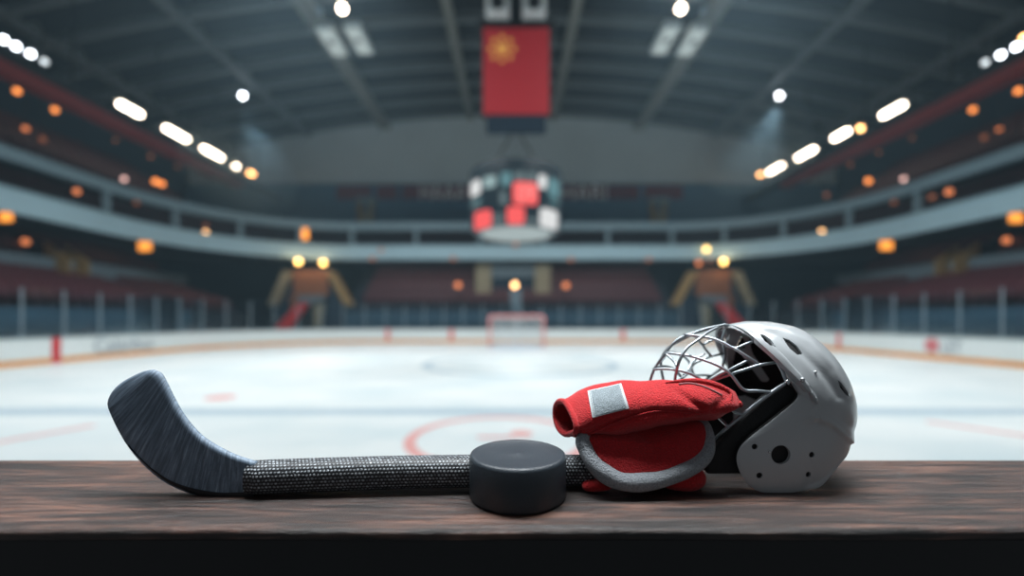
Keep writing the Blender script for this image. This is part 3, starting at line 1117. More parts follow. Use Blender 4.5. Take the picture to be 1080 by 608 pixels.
for px, py, g_, lb in ((4, 42, G_white2, 'first round white lamp of the row of four on the near left gantry'),
                       (17, 49, G_white2, 'second round white lamp of the row of four on the near left gantry'),
                       (32.5, 57, G_white2, 'third round white lamp of the row of four on the near left gantry'),
                       (47, 65, G_whitedim, 'dimmer fourth round lamp ending the row on the near left gantry'),
                       (1072, 49.5, G_white2, 'nearest round white lamp of the row of three on the right gantry'),
                       (1055.5, 58, G_white2, 'middle round white lamp of the row of three on the right gantry'),
                       (1039, 66, G_whitedim, 'dimmer round lamp ending the row of three on the right gantry')):
    d = F * 22.4 / abs(px - 540)
    globe_lamp(px, py, d, g_, .12, lb, 'down', P(px, py, d).z - .12 - 13.5, name='gantry_lamp')
globe_lamp(1080, 40, F * 22.4 / 540, G_warm, .12, 'small warm lamp at the right edge beside the round gantry lamps', 'down', .4, name='gantry_lamp')

# ceiling spots and white ceiling fixtures
for px, py, d, g_, r, lb in ((361, 9, 24.6, G_white, .24, 'bright round ceiling spot at the top, left of the red screen'),
                             (337, 11, 24.6, G_oranged, .20, 'unlit-looking dim ceiling spot left of the bright one at the top left'),
                             (718, 9, 24.6, G_white, .24, 'bright round ceiling spot at the top, right of the red screen'),
                             (742, 11, 24.6, G_oranged, .20, 'unlit-looking dim ceiling spot right of the bright one at the top right'),
                             (256, 101, 31, G_white2, .19, 'lone round white spot under the dark roof on the left'),
                             (822, 101, 31, G_white2, .19, 'lone round white spot under the dark roof on the right')):
    if g_ is G_oranged:
        g_ = glow('faint_grey_spot', (90, 105, 115), 0.5)
    globe_lamp(px, py, d, g_, r, lb, 'up', max(0.3, roof_z(P(px, py, d).x) - P(px, py, d).z - r), name='ceiling_spot', cat='ceiling spot')
for sx in (-1, 1):                                   # the beams of the two lone spots
    c = P(540 + sx * 283, 103.5, 31)
    l = bpy.data.lights.new('spot_beam', 'SPOT')
    l.energy = 1500
    l.color = (0.75, 0.9, 1.0)
    l.spot_size = radians(55)
    l.spot_blend = 0.9
    l.shadow_soft_size = 0.15
    so = bpy.data.objects.new('spot_beam', l)
    so.location = (c.x, c.y - .1, c.z - .35)
    so.rotation_euler = (Vector((sx * 11.0, 30.0, 0)) - so.location).to_track_quat('-Z', 'Y').to_euler()
    COL.objects.link(so)
for px, py, lb in ((350.5, 44, 'outer white ceiling fixture hanging left of the red screen'),
                   (378.5, 42, 'inner white ceiling fixture hanging left of the red screen'),
                   (701.5, 42, 'inner white ceiling fixture hanging right of the red screen'),
                   (729.5, 44, 'outer white ceiling fixture hanging right of the red screen')):
    d = 25.5
    c = P(px, py, d)
    t = thing('ceiling_fixture', c, lb, 'ceiling fixture')
    MB().box(c.x - .5, d - 1.25, c.z - .1, c.x + .5, d + 1.25, c.z + .35).build('housing', M_whitehousing, t, bevel=.06)
    MB().box(c.x - .42, d - 1.15, c.z - .16, c.x + .42, d + 1.15, c.z - .1).build('diffuser', glow('milky_diffuser', (196, 206, 204), .36), t)
    MB().lathe([(.2, -.2), (.2, -.15)], 16, (c.x, d - .2, c.z)).build('sensor', M_housing, t)
    MB().tube([(c.x, d, c.z + .3), (c.x, d, roof_z(c.x))], .05, 6).build('hanger', M_black, t)
for px, lb in ((525, 'white loudspeaker box above the red screen, left of its hoist'), (563, 'white loudspeaker box above the red screen, right of its hoist')):
    c = P(px, 8, 14.8)
    t = thing('loudspeaker', (c.x, 14.8, c.z - .5), lb, 'loudspeaker')
    MB().box(c.x - .42, 14.5, c.z - .34, c.x + .42, 15.1, c.z + .75).build('cabinet', M_whitehousing, t, bevel=.05)
    MB().lathe([(.24, -.03), (.24, .03), (.15, .05)], 20, (c.x, 14.49, c.z - .05), 'Y').build('driver', M_black, t)
    MB().tube([(c.x, 14.8, c.z + .7), (c.x, 14.8, 20.8)], .03, 6).build('hanger', M_black, t)

# ================================================================== foreground
# dark stained wood with streaky grain along the counter
mw, nt, b = new_mat('dark_stained_wood')
tc = N(nt, 'ShaderNodeTexCoord')
mp = N(nt, 'ShaderNodeMapping')
mp.inputs['Scale'].default_value = (5.0, 60.0, 60.0)
nt.links.new(tc.outputs['Object'], mp.inputs['Vector'])
n1 = N(nt, 'ShaderNodeTexNoise')
n1.inputs['Scale'].default_value = 3.2
n1.inputs['Detail'].default_value = 9
n1.inputs['Roughness'].default_value = 0.70
n1.inputs['Distortion'].default_value = 0.5
nt.links.new(mp.outputs[0], n1.inputs['Vector'])
mp2 = N(nt, 'ShaderNodeMapping')
mp2.inputs['Scale'].default_value = (3.0, 12.0, 12.0)
nt.links.new(tc.outputs['Object'], mp2.inputs['Vector'])
n2 = N(nt, 'ShaderNodeTexNoise')
n2.inputs['Scale'].default_value = 1.3
n2.inputs['Detail'].default_value = 5
nt.links.new(mp2.outputs[0], n2.inputs['Vector'])
ad = N(nt, 'ShaderNodeMath', operation='MULTIPLY_ADD')
ad.inputs[1].default_value = 0.40
nt.links.new(n2.outputs['Fac'], ad.inputs[0])
sc = N(nt, 'ShaderNodeMath', operation='MULTIPLY')
sc.inputs[1].default_value = 0.75
nt.links.new(n1.outputs['Fac'], sc.inputs[0])
nt.links.new(sc.outputs[0], ad.inputs[2])
rp = N(nt, 'ShaderNodeValToRGB')
e = rp.color_ramp.elements
e[0].position = 0.46
e[0].color = lin((17, 13, 12))
e[1].position = 0.70
e[1].color = lin((96, 68, 57))
k_ = e.new(0.57)
k_.color = lin((46, 32, 28))
nt.links.new(ad.outputs[0], rp.inputs[0])
mp4 = N(nt, 'ShaderNodeMapping')
mp4.inputs['Scale'].default_value = (7.0, 110.0, 110.0)
nt.links.new(tc.outputs['Object'], mp4.inputs['Vector'])
n4 = N(nt, 'ShaderNodeTexNoise')
n4.inputs['Scale'].default_value = 1.0
n4.inputs['Detail'].default_value = 3
n4.inputs['Distortion'].default_value = 0.8
nt.links.new(mp4.outputs[0], n4.inputs['Vector'])
rp4 = N(nt, 'ShaderNodeValToRGB')
rp4.color_ramp.elements[0].position = 0.40
rp4.color_ramp.elements[0].color = (0.22, 0.22, 0.24, 1)
rp4.color_ramp.elements[1].position = 0.53
rp4.color_ramp.elements[1].color = (1.15, 1.1, 1.06, 1)
nt.links.new(n4.outputs['Fac'], rp4.inputs[0])
m4 = N(nt, 'ShaderNodeMix', data_type='RGBA')
m4.blend_type = 'MULTIPLY'
m4.inputs[0].default_value = 1.0
nt.links.new(rp.outputs[0], m4.inputs[6])
nt.links.new(rp4.outputs[0], m4.inputs[7])
nt.links.new(m4.outputs[2], b.inputs['Base Color'])
b.inputs['Roughness'].default_value = 0.40
b.inputs['Specular IOR Level'].default_value = 0.6
bp = N(nt, 'ShaderNodeBump')
bp.inputs['Strength'].default_value = 1.0
bp.inputs['Distance'].default_value = 0.0022
nt.links.new(n1.outputs['Fac'], bp.inputs['Height'])
nt.links.new(bp.outputs['Normal'], b.inputs['Normal'])
M_wood = mw
M_woodshade = mat('shaded_front_wood', (19, 20, 22), 0.6, scale=9, var=0.3)  # shade of the unlit counter front is put into this near-black

ct = thing('wooden_counter', (0, 0.345, 0), 'dark brown stained wooden counter along the bottom of the picture', 'counter')
FR, BK = 0.2745, 0.4135
# top plank with a slightly worn, rounded front edge
m = MB()
nx = 240
prof = [(BK, TOP - .007), (BK, TOP - .003), (BK - .0015, TOP - .0006), (BK - .004, TOP)]
prof += [(BK - .004 - (BK - FR - .008) * i / 10, TOP) for i in range(1, 11)]
prof += [(FR + .0018, TOP - .0004), (FR + .0005, TOP - .0016), (FR, TOP - .003), (FR + .0008, TOP - .007)]
vs, fs = [], []
rn = random.Random(3)
wob = [rn.uniform(-1, 1) for _ in range(nx + 1)]
for i in range(nx + 1):
    x = -0.62 + 1.24 * i / nx
    w_ = (wob[i] + wob[i - 1]) * .5
    for k, (y, z) in enumerate(prof):
        f_ = 1.0 if k >= len(prof) - 4 else 0.0
        vs.append((x, y + f_ * (w_ * .00035 + .0006 * sin(x * 23)), z - (f_ * abs(w_) * .0003 if k < len(prof) - 1 else 0)))
L = len(prof)
for i in range(nx):
    for k in range(L):
        l = (k + 1) % L
        fs.append((i * L + k, i * L + l, i * L + L + l, i * L + L + k))
fs += [tuple(range(L - 1, -1, -1)), tuple(nx * L + k for k in range(L))]
m.add(vs, fs)
m.build('top', M_wood, ct, smooth=True, sharp=50)
MB().box(-.62, FR + .001, TOP - .20, .62, FR + .02, TOP - .0072).build('front_apron', M_woodshade, ct, bevel=.001)  # front face coloured dark to stand for its shade
MB().box(-.60, FR + .02, 0.0, .60, BK - .01, TOP - .0072).build('body', M_woodshade, ct)
MB().box(-.62, .1, -.06, .62, .6, 0).build('plinth', M_conc, ct)

# ------------------------------------------------------------------ puck
M_puck = mat('black_rubber', (40, 48, 55), 0.42, scale=30, var=0.15, bump=0.25, bscale=900)
pc = Vector(((546 - 540) * .3305 / F, .3305, TOP))
R = 0.0383
hh = 0.0335
prof = [(R - .0026, 0), (R - .0008, .0008), (R, .003), (R, hh - .003), (R - .0008, hh - .0008), (R - .0026, hh),
        (R - .0042, hh - .0003), (R - .0050, hh - .0007), (.002, hh - .0007), (.0012, hh - .0004)]
pk = MB().lathe(prof, 96).mesh('hockey_puck', M_puck, smooth=True, sharp=50)
o = bpy.data.objects.new('hockey_puck', pk)
o.location = pc
COL.objects.link(o)
tag(o, 'black rubber ice hockey puck on the wooden counter in front of the stick', 'puck')

# ------------------------------------------------------------------ stick
def stick_tape():
    m_, nt, b = new_mat('black_blade_tape')
    uv = N(nt, 'ShaderNodeUVMap')
    mp = N(nt, 'ShaderNodeMapping')
    mp.inputs['Scale'].default_value = (58, 1.6, 1)
    nt.links.new(uv.outputs[0], mp.inputs['Vector'])
    n = N(nt, 'ShaderNodeTexNoise')
    n.inputs['Scale'].default_value = 1.0
    n.inputs['Detail'].default_value = 6
    n.inputs['Roughness'].default_value = 0.7
    n.inputs['Distortion'].default_value = 0.25
    nt.links.new(mp.outputs[0], n.inputs['Vector'])
    rp = N(nt, 'ShaderNodeValToRGB')
    e = rp.color_ramp.elements
    e[0].position, e[0].color = 0.42, lin((84, 99, 114))
    e[1].position, e[1].color = 0.74, lin((165, 182, 198))
    k = e.new(0.56)
    k.color = lin((112, 130, 148))
    nt.links.new(n.outputs['Fac'], rp.inputs[0])
    nt.links.new(rp.outputs[0], b.inputs['Base Color'])
    b.inputs['Roughness'].default_value = 0.6
    bp = N(nt, 'ShaderNodeBump')
    bp.inputs['Strength'].default_value = 0.5
    bp.inputs['Distance'].default_value = 0.0006
    nt.links.new(n.outputs['Fac'], bp.inputs['Height'])
    nt.links.new(bp.outputs['Normal'], b.inputs['Normal'])
    return m_


def stick_weave(nu, nv):
    """Staggered rows of pale knots on black grip tape."""
    m_, nt, b = new_mat('woven_grip_tape')
    uv = N(nt, 'ShaderNodeUVMap')
    sep = N(nt, 'ShaderNodeSeparateXYZ')
    nt.links.new(uv.outputs[0], sep.inputs[0])

    def mth(op, a, bb=None, c=None):
        n = N(nt, 'ShaderNodeMath', operation=op)
        for i, v in enumerate((a, bb, c)):
            if v is None:
                continue
            if isinstance(v, (int, float)):
                n.inputs[i].default_value = v
            else:
                nt.links.new(v, n.inputs[i])
        return n.outputs[0]
    nz = N(nt, 'ShaderNodeTexNoise')
    nz.inputs['Scale'].default_value = 60
    nt.links.new(uv.outputs[0], nz.inputs['Vector'])
    wob = mth('MULTIPLY', mth('SUBTRACT', nz.outputs['Fac'], 0.5), 0.5)
    v = mth('ADD', mth('MULTIPLY', sep.outputs[1], nv), wob)
    row = mth('FLOOR', v)
    u = mth('ADD', mth('ADD', mth('MULTIPLY', sep.outputs[0], nu), mth('MULTIPLY', row, 0.5)), wob)
    fu = mth('SUBTRACT', mth('FRACT', u), 0.5)
    fv = mth('SUBTRACT', mth('FRACT', v), 0.5)
    d = mth('SQRT', mth('ADD', mth('POWER', mth('MULTIPLY', fu, 1.0), 2), mth('POWER', mth('MULTIPLY', fv, 1.25), 2)))
    mask = N(nt, 'ShaderNodeMapRange')
    mask.interpolation_type = 'SMOOTHSTEP'
    mask.inputs['From Min'].default_value = 0.47
    mask.inputs['From Max'].default_value = 0.22
    nt.links.new(d, mask.inputs['Value'])
    wn = N(nt, 'ShaderNodeTexWhiteNoise')
    cmb = N(nt, 'ShaderNodeCombineXYZ')
    nt.links.new(mth('FLOOR', u), cmb.inputs[0])
    nt.links.new(row, cmb.inputs[1])
    nt.links.new(cmb.outputs[0], wn.inputs['Vector'])
    br = mth('ADD', mth('MULTIPLY', wn.outputs['Value'], 0.75), 0.25)
    fac = mth('MULTIPLY', mask.outputs[0], br)
    mx = N(nt, 'ShaderNodeMix', data_type='RGBA')
    mx.inputs[6].default_value = lin((16, 19, 24))
    mx.inputs[7].default_value = lin((178, 186, 193))
    nt.links.new(fac, mx.inputs[0])
    nt.links.new(mx.outputs[2], b.inputs['Base Color'])
    b.inputs['Roughness'].default_value = 0.5
    bp = N(nt, 'ShaderNodeBump')
    bp.inputs['Strength'].default_value = 0.8
    bp.inputs['Distance'].default_value = 0.0010
    nt.links.new(mask.outputs[0], bp.inputs['Height'])
    nt.links.new(bp.outputs['Normal'], b.inputs['Normal'])
    return m_


M_tape = stick_tape()
M_stickblack = mat('black_stick_laminate', (20, 25, 31), 0.45, scale=20)
RS = 0.0118                                        # shaft radius
stk = thing('hockey_stick', (P(262, 520, .334).x, .334, TOP), 'black hockey stick with a taped blade and woven pale-flecked grip on the counter', 'hockey stick')
# blade: upper and lower edge in pixels at the blade's depth, from heel to toe
up_e = [(268, 487.2), (250, 481.5), (236.9, 475.5), (224, 468.5), (211.9, 460), (200, 447.5), (190, 433.5), (181, 417), (174, 402.5), (168.5, 394), (160, 390.2)]
lo_e = [(268, 526.8), (248, 527.2), (230, 526.8), (212, 523.8), (195, 519), (177, 511), (160, 499), (145, 484), (132, 467), (121, 447), (114, 431)]
toe = [(114, 431), (113.2, 425), (115.5, 418), (121, 410), (130, 402.5), (141, 396.5), (151, 392), (160, 390.2)]
up_s, lo_s = catmull(up_e, 6), catmull(lo_e, 6)
n = len(up_s)
BD = 0.3265                                        # depth of the blade's front face at the heel
TH = 0.0060


def blade_depth(t):
    return BD + 0.010 * max(0, t) ** 2             # the toe curves away a little


m = MB()
nv = 14
rows = []
for i in range(n):
    t = i / (n - 1)
    rows.append([(up_s[i][0] + (lo_s[i][0] - up_s[i][0]) * k / nv, up_s[i][1] + (lo_s[i][1] - up_s[i][1]) * k / nv, t, k / nv) for k in range(nv + 1)])
# toe cap: rows blending from the last straight row to the toe outline
tcap = catmull(toe, 6)
last = rows[-1]
import bisect
al = [0]
for i in range(1, len(tcap)):
    al.append(al[-1] + math.dist(tcap[i], tcap[i - 1]))


def toe_pt(s):
    s *= al[-1]
    i = min(len(al) - 2, max(0, bisect.bisect_right(al, s) - 1))
    f_ = (s - al[i]) / max(1e-9, al[i + 1] - al[i])
    return (tcap[i][0] + (tcap[i + 1][0] - tcap[i][0]) * f_, tcap[i][1] + (tcap[i + 1][1] - tcap[i][1]) * f_)


for j in range(1, 9):
    f_ = j / 8
    row = []
    for k in range(nv + 1):
        tp = toe_pt(1 - k / nv)
        a = last[k]
        row.append((a[0] + (tp[0] - a[0]) * f_, a[1] + (tp[1] - a[1]) * f_, 1 + .16 * f_, k / nv))
    rows.append(row)
vs, uvs, fs = [], [], []
nr_ = len(rows)
for side in (0, 1):
    for i, row in enumerate(rows):
        for k, (px, py, t, v) in enumerate(row):
            d0 = blade_depth(t)
            p = P(px, py, d0)
            ed = min(v, 1 - v)
            if i > nr_ - 9:
                ed = min(ed, (nr_ - 1 - i) / 8 * .5 + 0.0)
            rd = TH / 2 * (0.32 + 0.68 * sqrt(max(0, 1 - (1 - min(1, ed / .10)) ** 2)))
            mid = p.y + TH / 2
            p = P(px, py, mid - rd)
            vs.append((p.x, mid - rd if side == 0 else mid + rd, p.z))
            uvs.append((t, v))
W_ = nv + 1
B_ = nr_ * W_
for i in range(nr_ - 1):
    for k in range(nv):
        a = i * W_ + k
        fs.append((a, a + 1, a + W_ + 1, a + W_))
        fs.append((B_ + a, B_ + a + W_, B_ + a + W_ + 1, B_ + a + 1))
for i in range(nr_ - 1):
    for k in (0, nv):
        a = i * W_ + k
        fs.append((a, a + W_, B_ + a + W_, B_ + a))
for k in range(nv):
    for i in (0, nr_ - 1):
        a = i * W_ + k
        fs.append((a, a + 1, B_ + a + 1, B_ + a))
m.add(vs, fs, uvs)
m.build('blade', M_tape, stk, smooth=True, sharp=60)
# dark sole along the blade's lower edge
sole = []
for i in range(4, n):
    t = i / (n - 1)
    p = P(lo_s[i][0], lo_s[i][1] - 1.2, blade_depth(t))
    sole.append((p.x, p.y + TH * .5, p.z))
mm = MB()
vs, fs = [], []
rw = []
for i in range(0, int(n * .8)):
    t = i / (n - 1)
    a, b2 = lo_s[i], up_s[i]
    L_ = math.dist(a, b2)
    ux, uy = (b2[0] - a[0]) / L_, (b2[1] - a[1]) / L_
    tp = max(0.0, 1 - (t / .79) ** 2)
    wdt = 7.5 * max(.06, tp)
    q = []
    for (of, dy) in ((wdt, .0002 - .0008 * tp), (wdt * .4, .0012 - .0023 * tp), (1.2 - 1.9 * tp, .0026 - .002 * tp), (1.4 - 2.3 * tp, TH * .5), (1.2 - 1.9 * tp, TH - .0026 + .002 * tp), (wdt * .4, TH - .0012 + .0023 * tp), (wdt, TH - .0002 + .0008 * tp)):
        pp = P(a[0] + ux * of, a[1] + uy * of, blade_depth(t))
        q.append((pp.x, pp.y + dy, pp.z))
    rw.append(q)
for q in rw:
    vs += q
for i in range(len(rw) - 1):
    for k in range(7):
        l = (k + 1) % 7
        fs.append((i * 7 + k, i * 7 + l, i * 7 + 7 + l, i * 7 + 7 + k))
fs += [tuple(range(7)), tuple((len(rw) - 1) * 7 + k for k in range(7))]
mm.add(vs, fs)
mm.build('sole', M_stickblack, stk, smooth=True, sharp=50)
# shaft: a rounded bar from the heel to beneath the glove
xa, xb = P(264, 0, .3315).x, P(624, 0, .349).x
vs, fs, uvs = [], [], []
ns, na = 60, 36
for i in range(ns + 1):
    f_ = i / ns
    x = xa + (xb - xa) * f_
    y = .3325 + (.350 - .3325) * f_
    rz = RS * (1.075 - .06 * f_)
    ry = .0125
    if f_ < .02:
        ry *= .85
    zc = TOP + rz + .0002 + .0018 * sin(pi * f_) 
    for k in range(na + 1):
        a = 2 * pi * k / na
        ca, sa = cos(a), sin(a)
        q = 2.6
        rr = (abs(ca) ** q + abs(sa) ** q) ** (-1 / q)
        vs.append((x, y + ry * rr * ca, zc + rz * rr * sa))
        uvs.append((f_, k / na))
w = na + 1
for i in range(ns):
    for k in range(na):
        a = i * w + k
        fs.append((a, a + 1, a + w + 1, a + w))
fs += [tuple(range(na)), tuple(ns * w + k for k in range(na))]
m = MB().add(vs, fs, uvs)
m.build('shaft', stick_weave(96, 30), stk, smooth=True, sharp=0)

# ------------------------------------------------------------------ helmet
DM, W = 0.386, 0.0545                               # middle plane and half width
M_shell = mat('grey_white_helmet_shell', (168, 173, 176), 0.30, scale=14, var=0.05, spec=0.5)
M_shell.node_tree.nodes['Principled BSDF'].inputs['Coat Weight'].default_value = 0.5
M_shell.node_tree.nodes['Principled BSDF'].inputs['Coat Roughness'].default_value = 0.12
M_liner = mat('black_helmet_padding', (13, 15, 18), 0.75, scale=60, var=0.3, bump=0.2, bscale=500)
M_steel = mat('steel_cage_wire', (150, 158, 164), 0.32, metal=0.85, scale=30)
M_chrome = mat('chrome_screw', (190, 196, 200), 0.22, metal=0.95)
M_hole = mat('black_rubber_grommet', (10, 11, 13), 0.7)

hel = thing('hockey_helmet', (P(850, 520, DM).x, DM, TOP), 'grey white hockey helmet with a steel wire face cage resting on the counter', 'helmet')
# outline of one half: pixel, width fraction left at that edge (0 = meets the middle plane), own depth for the closed edge
outl = [(765, 344, 0, .386), (784, 339.5, 0, .386), (800, 339.2, 0, .386), (815, 340.2, 0, .386), (836, 345.5, 0, .385), (857, 359, 0, .381), (875, 376.5, 0, .377),
        (888.5, 396, 0, .374), (897, 415, 0, .3715), (901, 432, 0, .370), (901.5, 446, .03, .368), (900.5, 457.5, .22, .361), (898.5, 467.5, .47, .355), (892, 480, .70, None),
        (882, 495, .86, None), (867, 512.5, .93, None), (850, 517.5, .95, None), (822, 521.3, .96, None), (799, 518, .95, None), (783.5, 504, .95, None),
        (777, 486, .95, None), (781, 471, .95, None), (795, 458, .955, None), (810, 446.5, .96, None), (825, 434.5, .96, None), (837, 424.5, .955, None), (841.3, 417, .94, None),
        (838, 410.5, .92, None), (831, 400, .87, None), (819, 382, .74, None), (806, 367, .57, None), (794, 356.5, .41, None), (779, 348.5, .20, None)]
o3 = []
for px, py, we, d in outl:
    dd = d if d else DM - W * we
    p = P(px, py, dd)
    o3.append((p.x, p.z, we))
loop = catmull(o3, 7, closed=True)
Ec = P(862, 428, DM - W)
E2 = (Ec.x, Ec.z)
NA, NR = len(loop), 26


def half_w(rho, we):
    return W * (we + (1 - we) * sqrt(max(0.0, 1 - rho ** 2.25)))


def near_px(x, y, z):
    return 540 + F * x / y, 338 + F * (EYE - z) / y


def seg_dist(p, pl):
    best, bt = 1e9, 0
    tot = len(pl) - 1
    for i in range(tot):
        a, b = Vector(pl[i]), Vector(pl[i + 1])
        ab = b - a
        t = max(0, min(1, (Vector(p) - a).dot(ab) / ab.length_squared))
        d = (Vector(p) - (a + ab * t)).length
        if d < best:
            best, bt = d, (i + t) / tot
    return best, bt


GROOVE = [(793, 347), (818, 353), (846, 372), (870, 396), (886, 418)]
RIDGE = [(799, 343.5), (828, 347), (856, 362), (880, 388), (893, 414)]
CHANNEL = [(778, 348), (800, 357), (822, 381), (838, 400), (850, 409)]
BUMP = [(842, 403), (854, 412), (866, 425)]
CREASE = [(846, 440), (864, 442), (880, 449), (900, 467)]


def relief(px, py):
    h = 0.0
    d, t = seg_dist((px, py), GROOVE)
    h -= 0.0024 * math.exp(-(d / 4.2) ** 2) * (1 - .3 * t)
    d, t = seg_dist((px, py), RIDGE)
    h += 0.0016 * math.exp(-(d / 3.5) ** 2)
    d, t = seg_dist((px, py), BUMP)
    h += 0.0016 * math.exp(-(d / 11.0) ** 2)
    # lower rear panel steps in below the crease
    if px > 842:
        d, t = seg_dist((px, py), CREASE)
        yl = None
        for i in range(3):
            a, b = CREASE[i], CREASE[i + 1]
            if a[0] <= px <= b[0]:
                yl = a[1] + (b[1] - a[1]) * (px - a[0]) / (b[0] - a[0])
        if yl and py > yl:
            h -= 0.0022 * min(1, d / 3.0) * min(1, (px - 842) / 16)
        h += 0.0007 * math.exp(-(d / 2.4) ** 2) * min(1, (px - 842) / 16)
    return h


def shell_half(scale_w=1.0, rmax=1.0, inset=0.0, rel=True, keep=None):
    """vertices of one half, on the near side: list of (x, lateral, z) by [angle][radius]."""
    g_ = []
    for (x, z, we) in loop:
        we = max(0.0, min(1.0, we))
        ray = []
        for r in range(NR + 1):
            rho = sin(pi / 2 * r / NR) * .55 + (r / NR) * .45
            rh = rho * rmax
            xx, zz = E2[0] + (x - E2[0]) * rh, E2[1] + (z - E2[1]) * rh
            w_ = half_w(rh, we) * scale_w - inset
            w_ = max(0.0, w_)
            if rel and r > 0:
                px, py = near_px(xx, DM - w_, zz)
                fade = min(1.0, w_ / (W * .3)) * min(1.0, (1 - rho) / .06)
                w_ = max(0.0, w_ + relief(px, py) * fade)
            ray.append((xx, w_, zz))
        g_.append(ray)
    return g_


def half_mesh(g_, both=True, drop=None):
    mb = MB()
    for s in ((-1, 1) if both else (-1,)):
        vs = [(g_[0][0][0], DM + s * g_[0][0][1], g_[0][0][2])]
        for ray in g_:
            for (x, w_, z) in ray[1:]:
                vs.append((x, DM + s * w_, z))
        nr = len(g_[0]) - 1
        fs = []
        na_ = len(g_)
        for i in range(na_):
            j = (i + 1) % na_
            fs.append((0, 1 + i * nr, 1 + j * nr))
            for r in range(nr - 1):
                fs.append((1 + i * nr + r, 1 + i * nr + r + 1, 1 + j * nr + r + 1, 1 + j * nr + r))
        if drop:
            fs = [f for f in fs if not drop(sum((Vector(vs[k]) for k in f), Vector()) / len(f))]
        mb.add(vs, fs)
    return mb


def weld(o, dist=2e-5):
    bm = bmesh.new()
    bm.from_mesh(o.data)
    bmesh.ops.remove_doubles(bm, verts=bm.verts, dist=dist)
    loose = [v for v in bm.verts if not v.link_faces]
    bmesh.ops.delete(bm, geom=loose, context='VERTS')
    bmesh.ops.recalc_face_normals(bm, faces=bm.faces)
    # normals must point away from the inside of the helmet
    c = Vector((E2[0], DM, E2[1])) - parent_loc(o.parent)
    out = sum(1 if (f.calc_center_median() - c).dot(f.normal) > 0 else -1 for f in bm.faces)
    if out < 0:
        bmesh.ops.reverse_faces(bm, faces=bm.faces)
    bm.to_mesh(o.data)
    bm.free()


shell = half_mesh(shell_half()).build('shell', M_shell, hel, smooth=True, sharp=0)
weld(shell, 1.2e-4)
sm = shell.modifiers.new('solid', 'SOLIDIFY')
sm.thickness = 0.0026
sm.offset = -1
freeze(shell)
# surface of the near side for placing fittings
HP = parent_loc(hel)
bvh_shell = BVHTree.FromPolygons([v.co + HP for v in shell.data.vertices], [tuple(p.vertices) for p in shell.data.polygons])
EYEP = Vector((0, 0, EYE))


def on_surface(bvh, px, py):
    d = P(px, py, 1.0) - EYEP
    loc, nor, _, dist = bvh.ray_cast(EYEP, d.normalized())
    if loc is None:
        return None, None
    if nor.dot(d) > 0:
        nor = -nor
    return loc, nor


# cut the ear hole, the screw holes and the vents right through the near and far sides
cut = MB()
holes = [(823.5, 480, 10.0), (796, 471.5, 3.0), (801, 502, 3.2), (856, 480, 3.0), (852.5, 501, 3.0)]
for px, py, r in holes:
    p, nrm = on_surface(bvh_shell, px, py)
    rr = r * p.y / F
    cut.lathe([(rr, -.012), (rr, .012)], 28, p, 'Y')
    cut.lathe([(rr, -.012), (rr, .012)], 28, (p.x, 2 * DM - p.y, p.z), 'Y')
slots = [[(801.5, 352.5), (806, 353.5), (813, 358.5), (818, 366), (812.5, 364.8), (806, 359.5)],
         [(825.5, 356.5), (832, 358.5), (840.5, 365), (846.5, 373.5), (841, 374.5), (833, 368)],
         [(883.5, 401), (887.5, 404.5), (892.5, 411.5), (896, 419.5), (891.5, 416), (886, 409)]]
for sl in slots:
    c3, nr3 = on_surface(bvh_shell, sum(a for a, _ in sl) / 6, sum(b_ for _, b_ in sl) / 6)
    pts = [on_surface(bvh_shell, a, b_)[0] or c3 for a, b_ in sl]
    if nr3 is None:
        continue
    for mir in (0, 1):
        A_ = [p + nr3 * .004 for p in pts]
        B_2 = [p - nr3 * .007 for p in pts]
        if mir:
            A_ = [Vector((p.x, 2 * DM - p.y, p.z)) for p in A_]
            B_2 = [Vector((p.x, 2 * DM - p.y, p.z)) for p in B_2]
        k = len(pts)
        cut.add(A_ + B_2, [tuple(range(k)), tuple(range(2 * k - 1, k - 1, -1))] + [(i, i + k, (i + 1) % k + k, (i + 1) % k) for i in range(k)])
cutter = cut.build('cutter', M_hole, hel)
bo = shell.modifiers.new('cut', 'BOOLEAN')
bo.operation = 'DIFFERENCE'
bo.solver = 'EXACT'
bo.use_self = True
bo.object = cutter
freeze(shell)
bpy.data.objects.remove(cutter)
for p in shell.data.polygons:
    p.use_smooth = True
shell.data.set_sharp_from_angle(angle=radians(42))
shell.data.materials.clear()
shell.data.materials.append(M_shell)
for p in shell.data.polygons:
    p.material_index = 0


# black inner padding, following the shell from inside; the bare forehead stays uncovered
def forehead(c):
    px, py = near_px(c.x, c.y, c.z)
    a = P(800, 372, .36)
    b_ = P(838, 412, .34)
    # right-lower side of the line from the brim to the temple keeps its padding
    return (c.x - a.x) * (b_.z - a.z) - (c.z - a.z) * (b_.x - a.x) < -0.00002 * 0 and c.z > P(0, 398, .36).z and c.x < P(822, 0, .36).x


lin_ = half_mesh(shell_half(1.0, .988, .0034, rel=False), drop=forehead).build('padding', M_liner, hel, smooth=True, sharp=0)
weld(lin_, 2e-4)
# jaw pads reaching forward of the ear flaps
jaw = [(846, 414), (843, 424), (826, 441), (806, 456), (792, 468), (786, 482), (788, 500.5), (746, 501), (745, 490), (752, 476), (764, 463), (776, 449), (790, 434), (806, 420), (820, 411), (830, 404.5)]
for s in (-1, 1):
    mb = MB()
    pts = [P(a, b_, .339) for a, b_ in jaw]
    mb.prism([(p.x, p.z) for p in pts], 0, .0075)
    for v in mb.v:
        v.y = (.339 + v.y) if s < 0 else (2 * DM - .339 - v.y)
    mb.build('jaw_pad', M_liner, hel, smooth=True, sharp=40, bevel=.0022, segs=3)

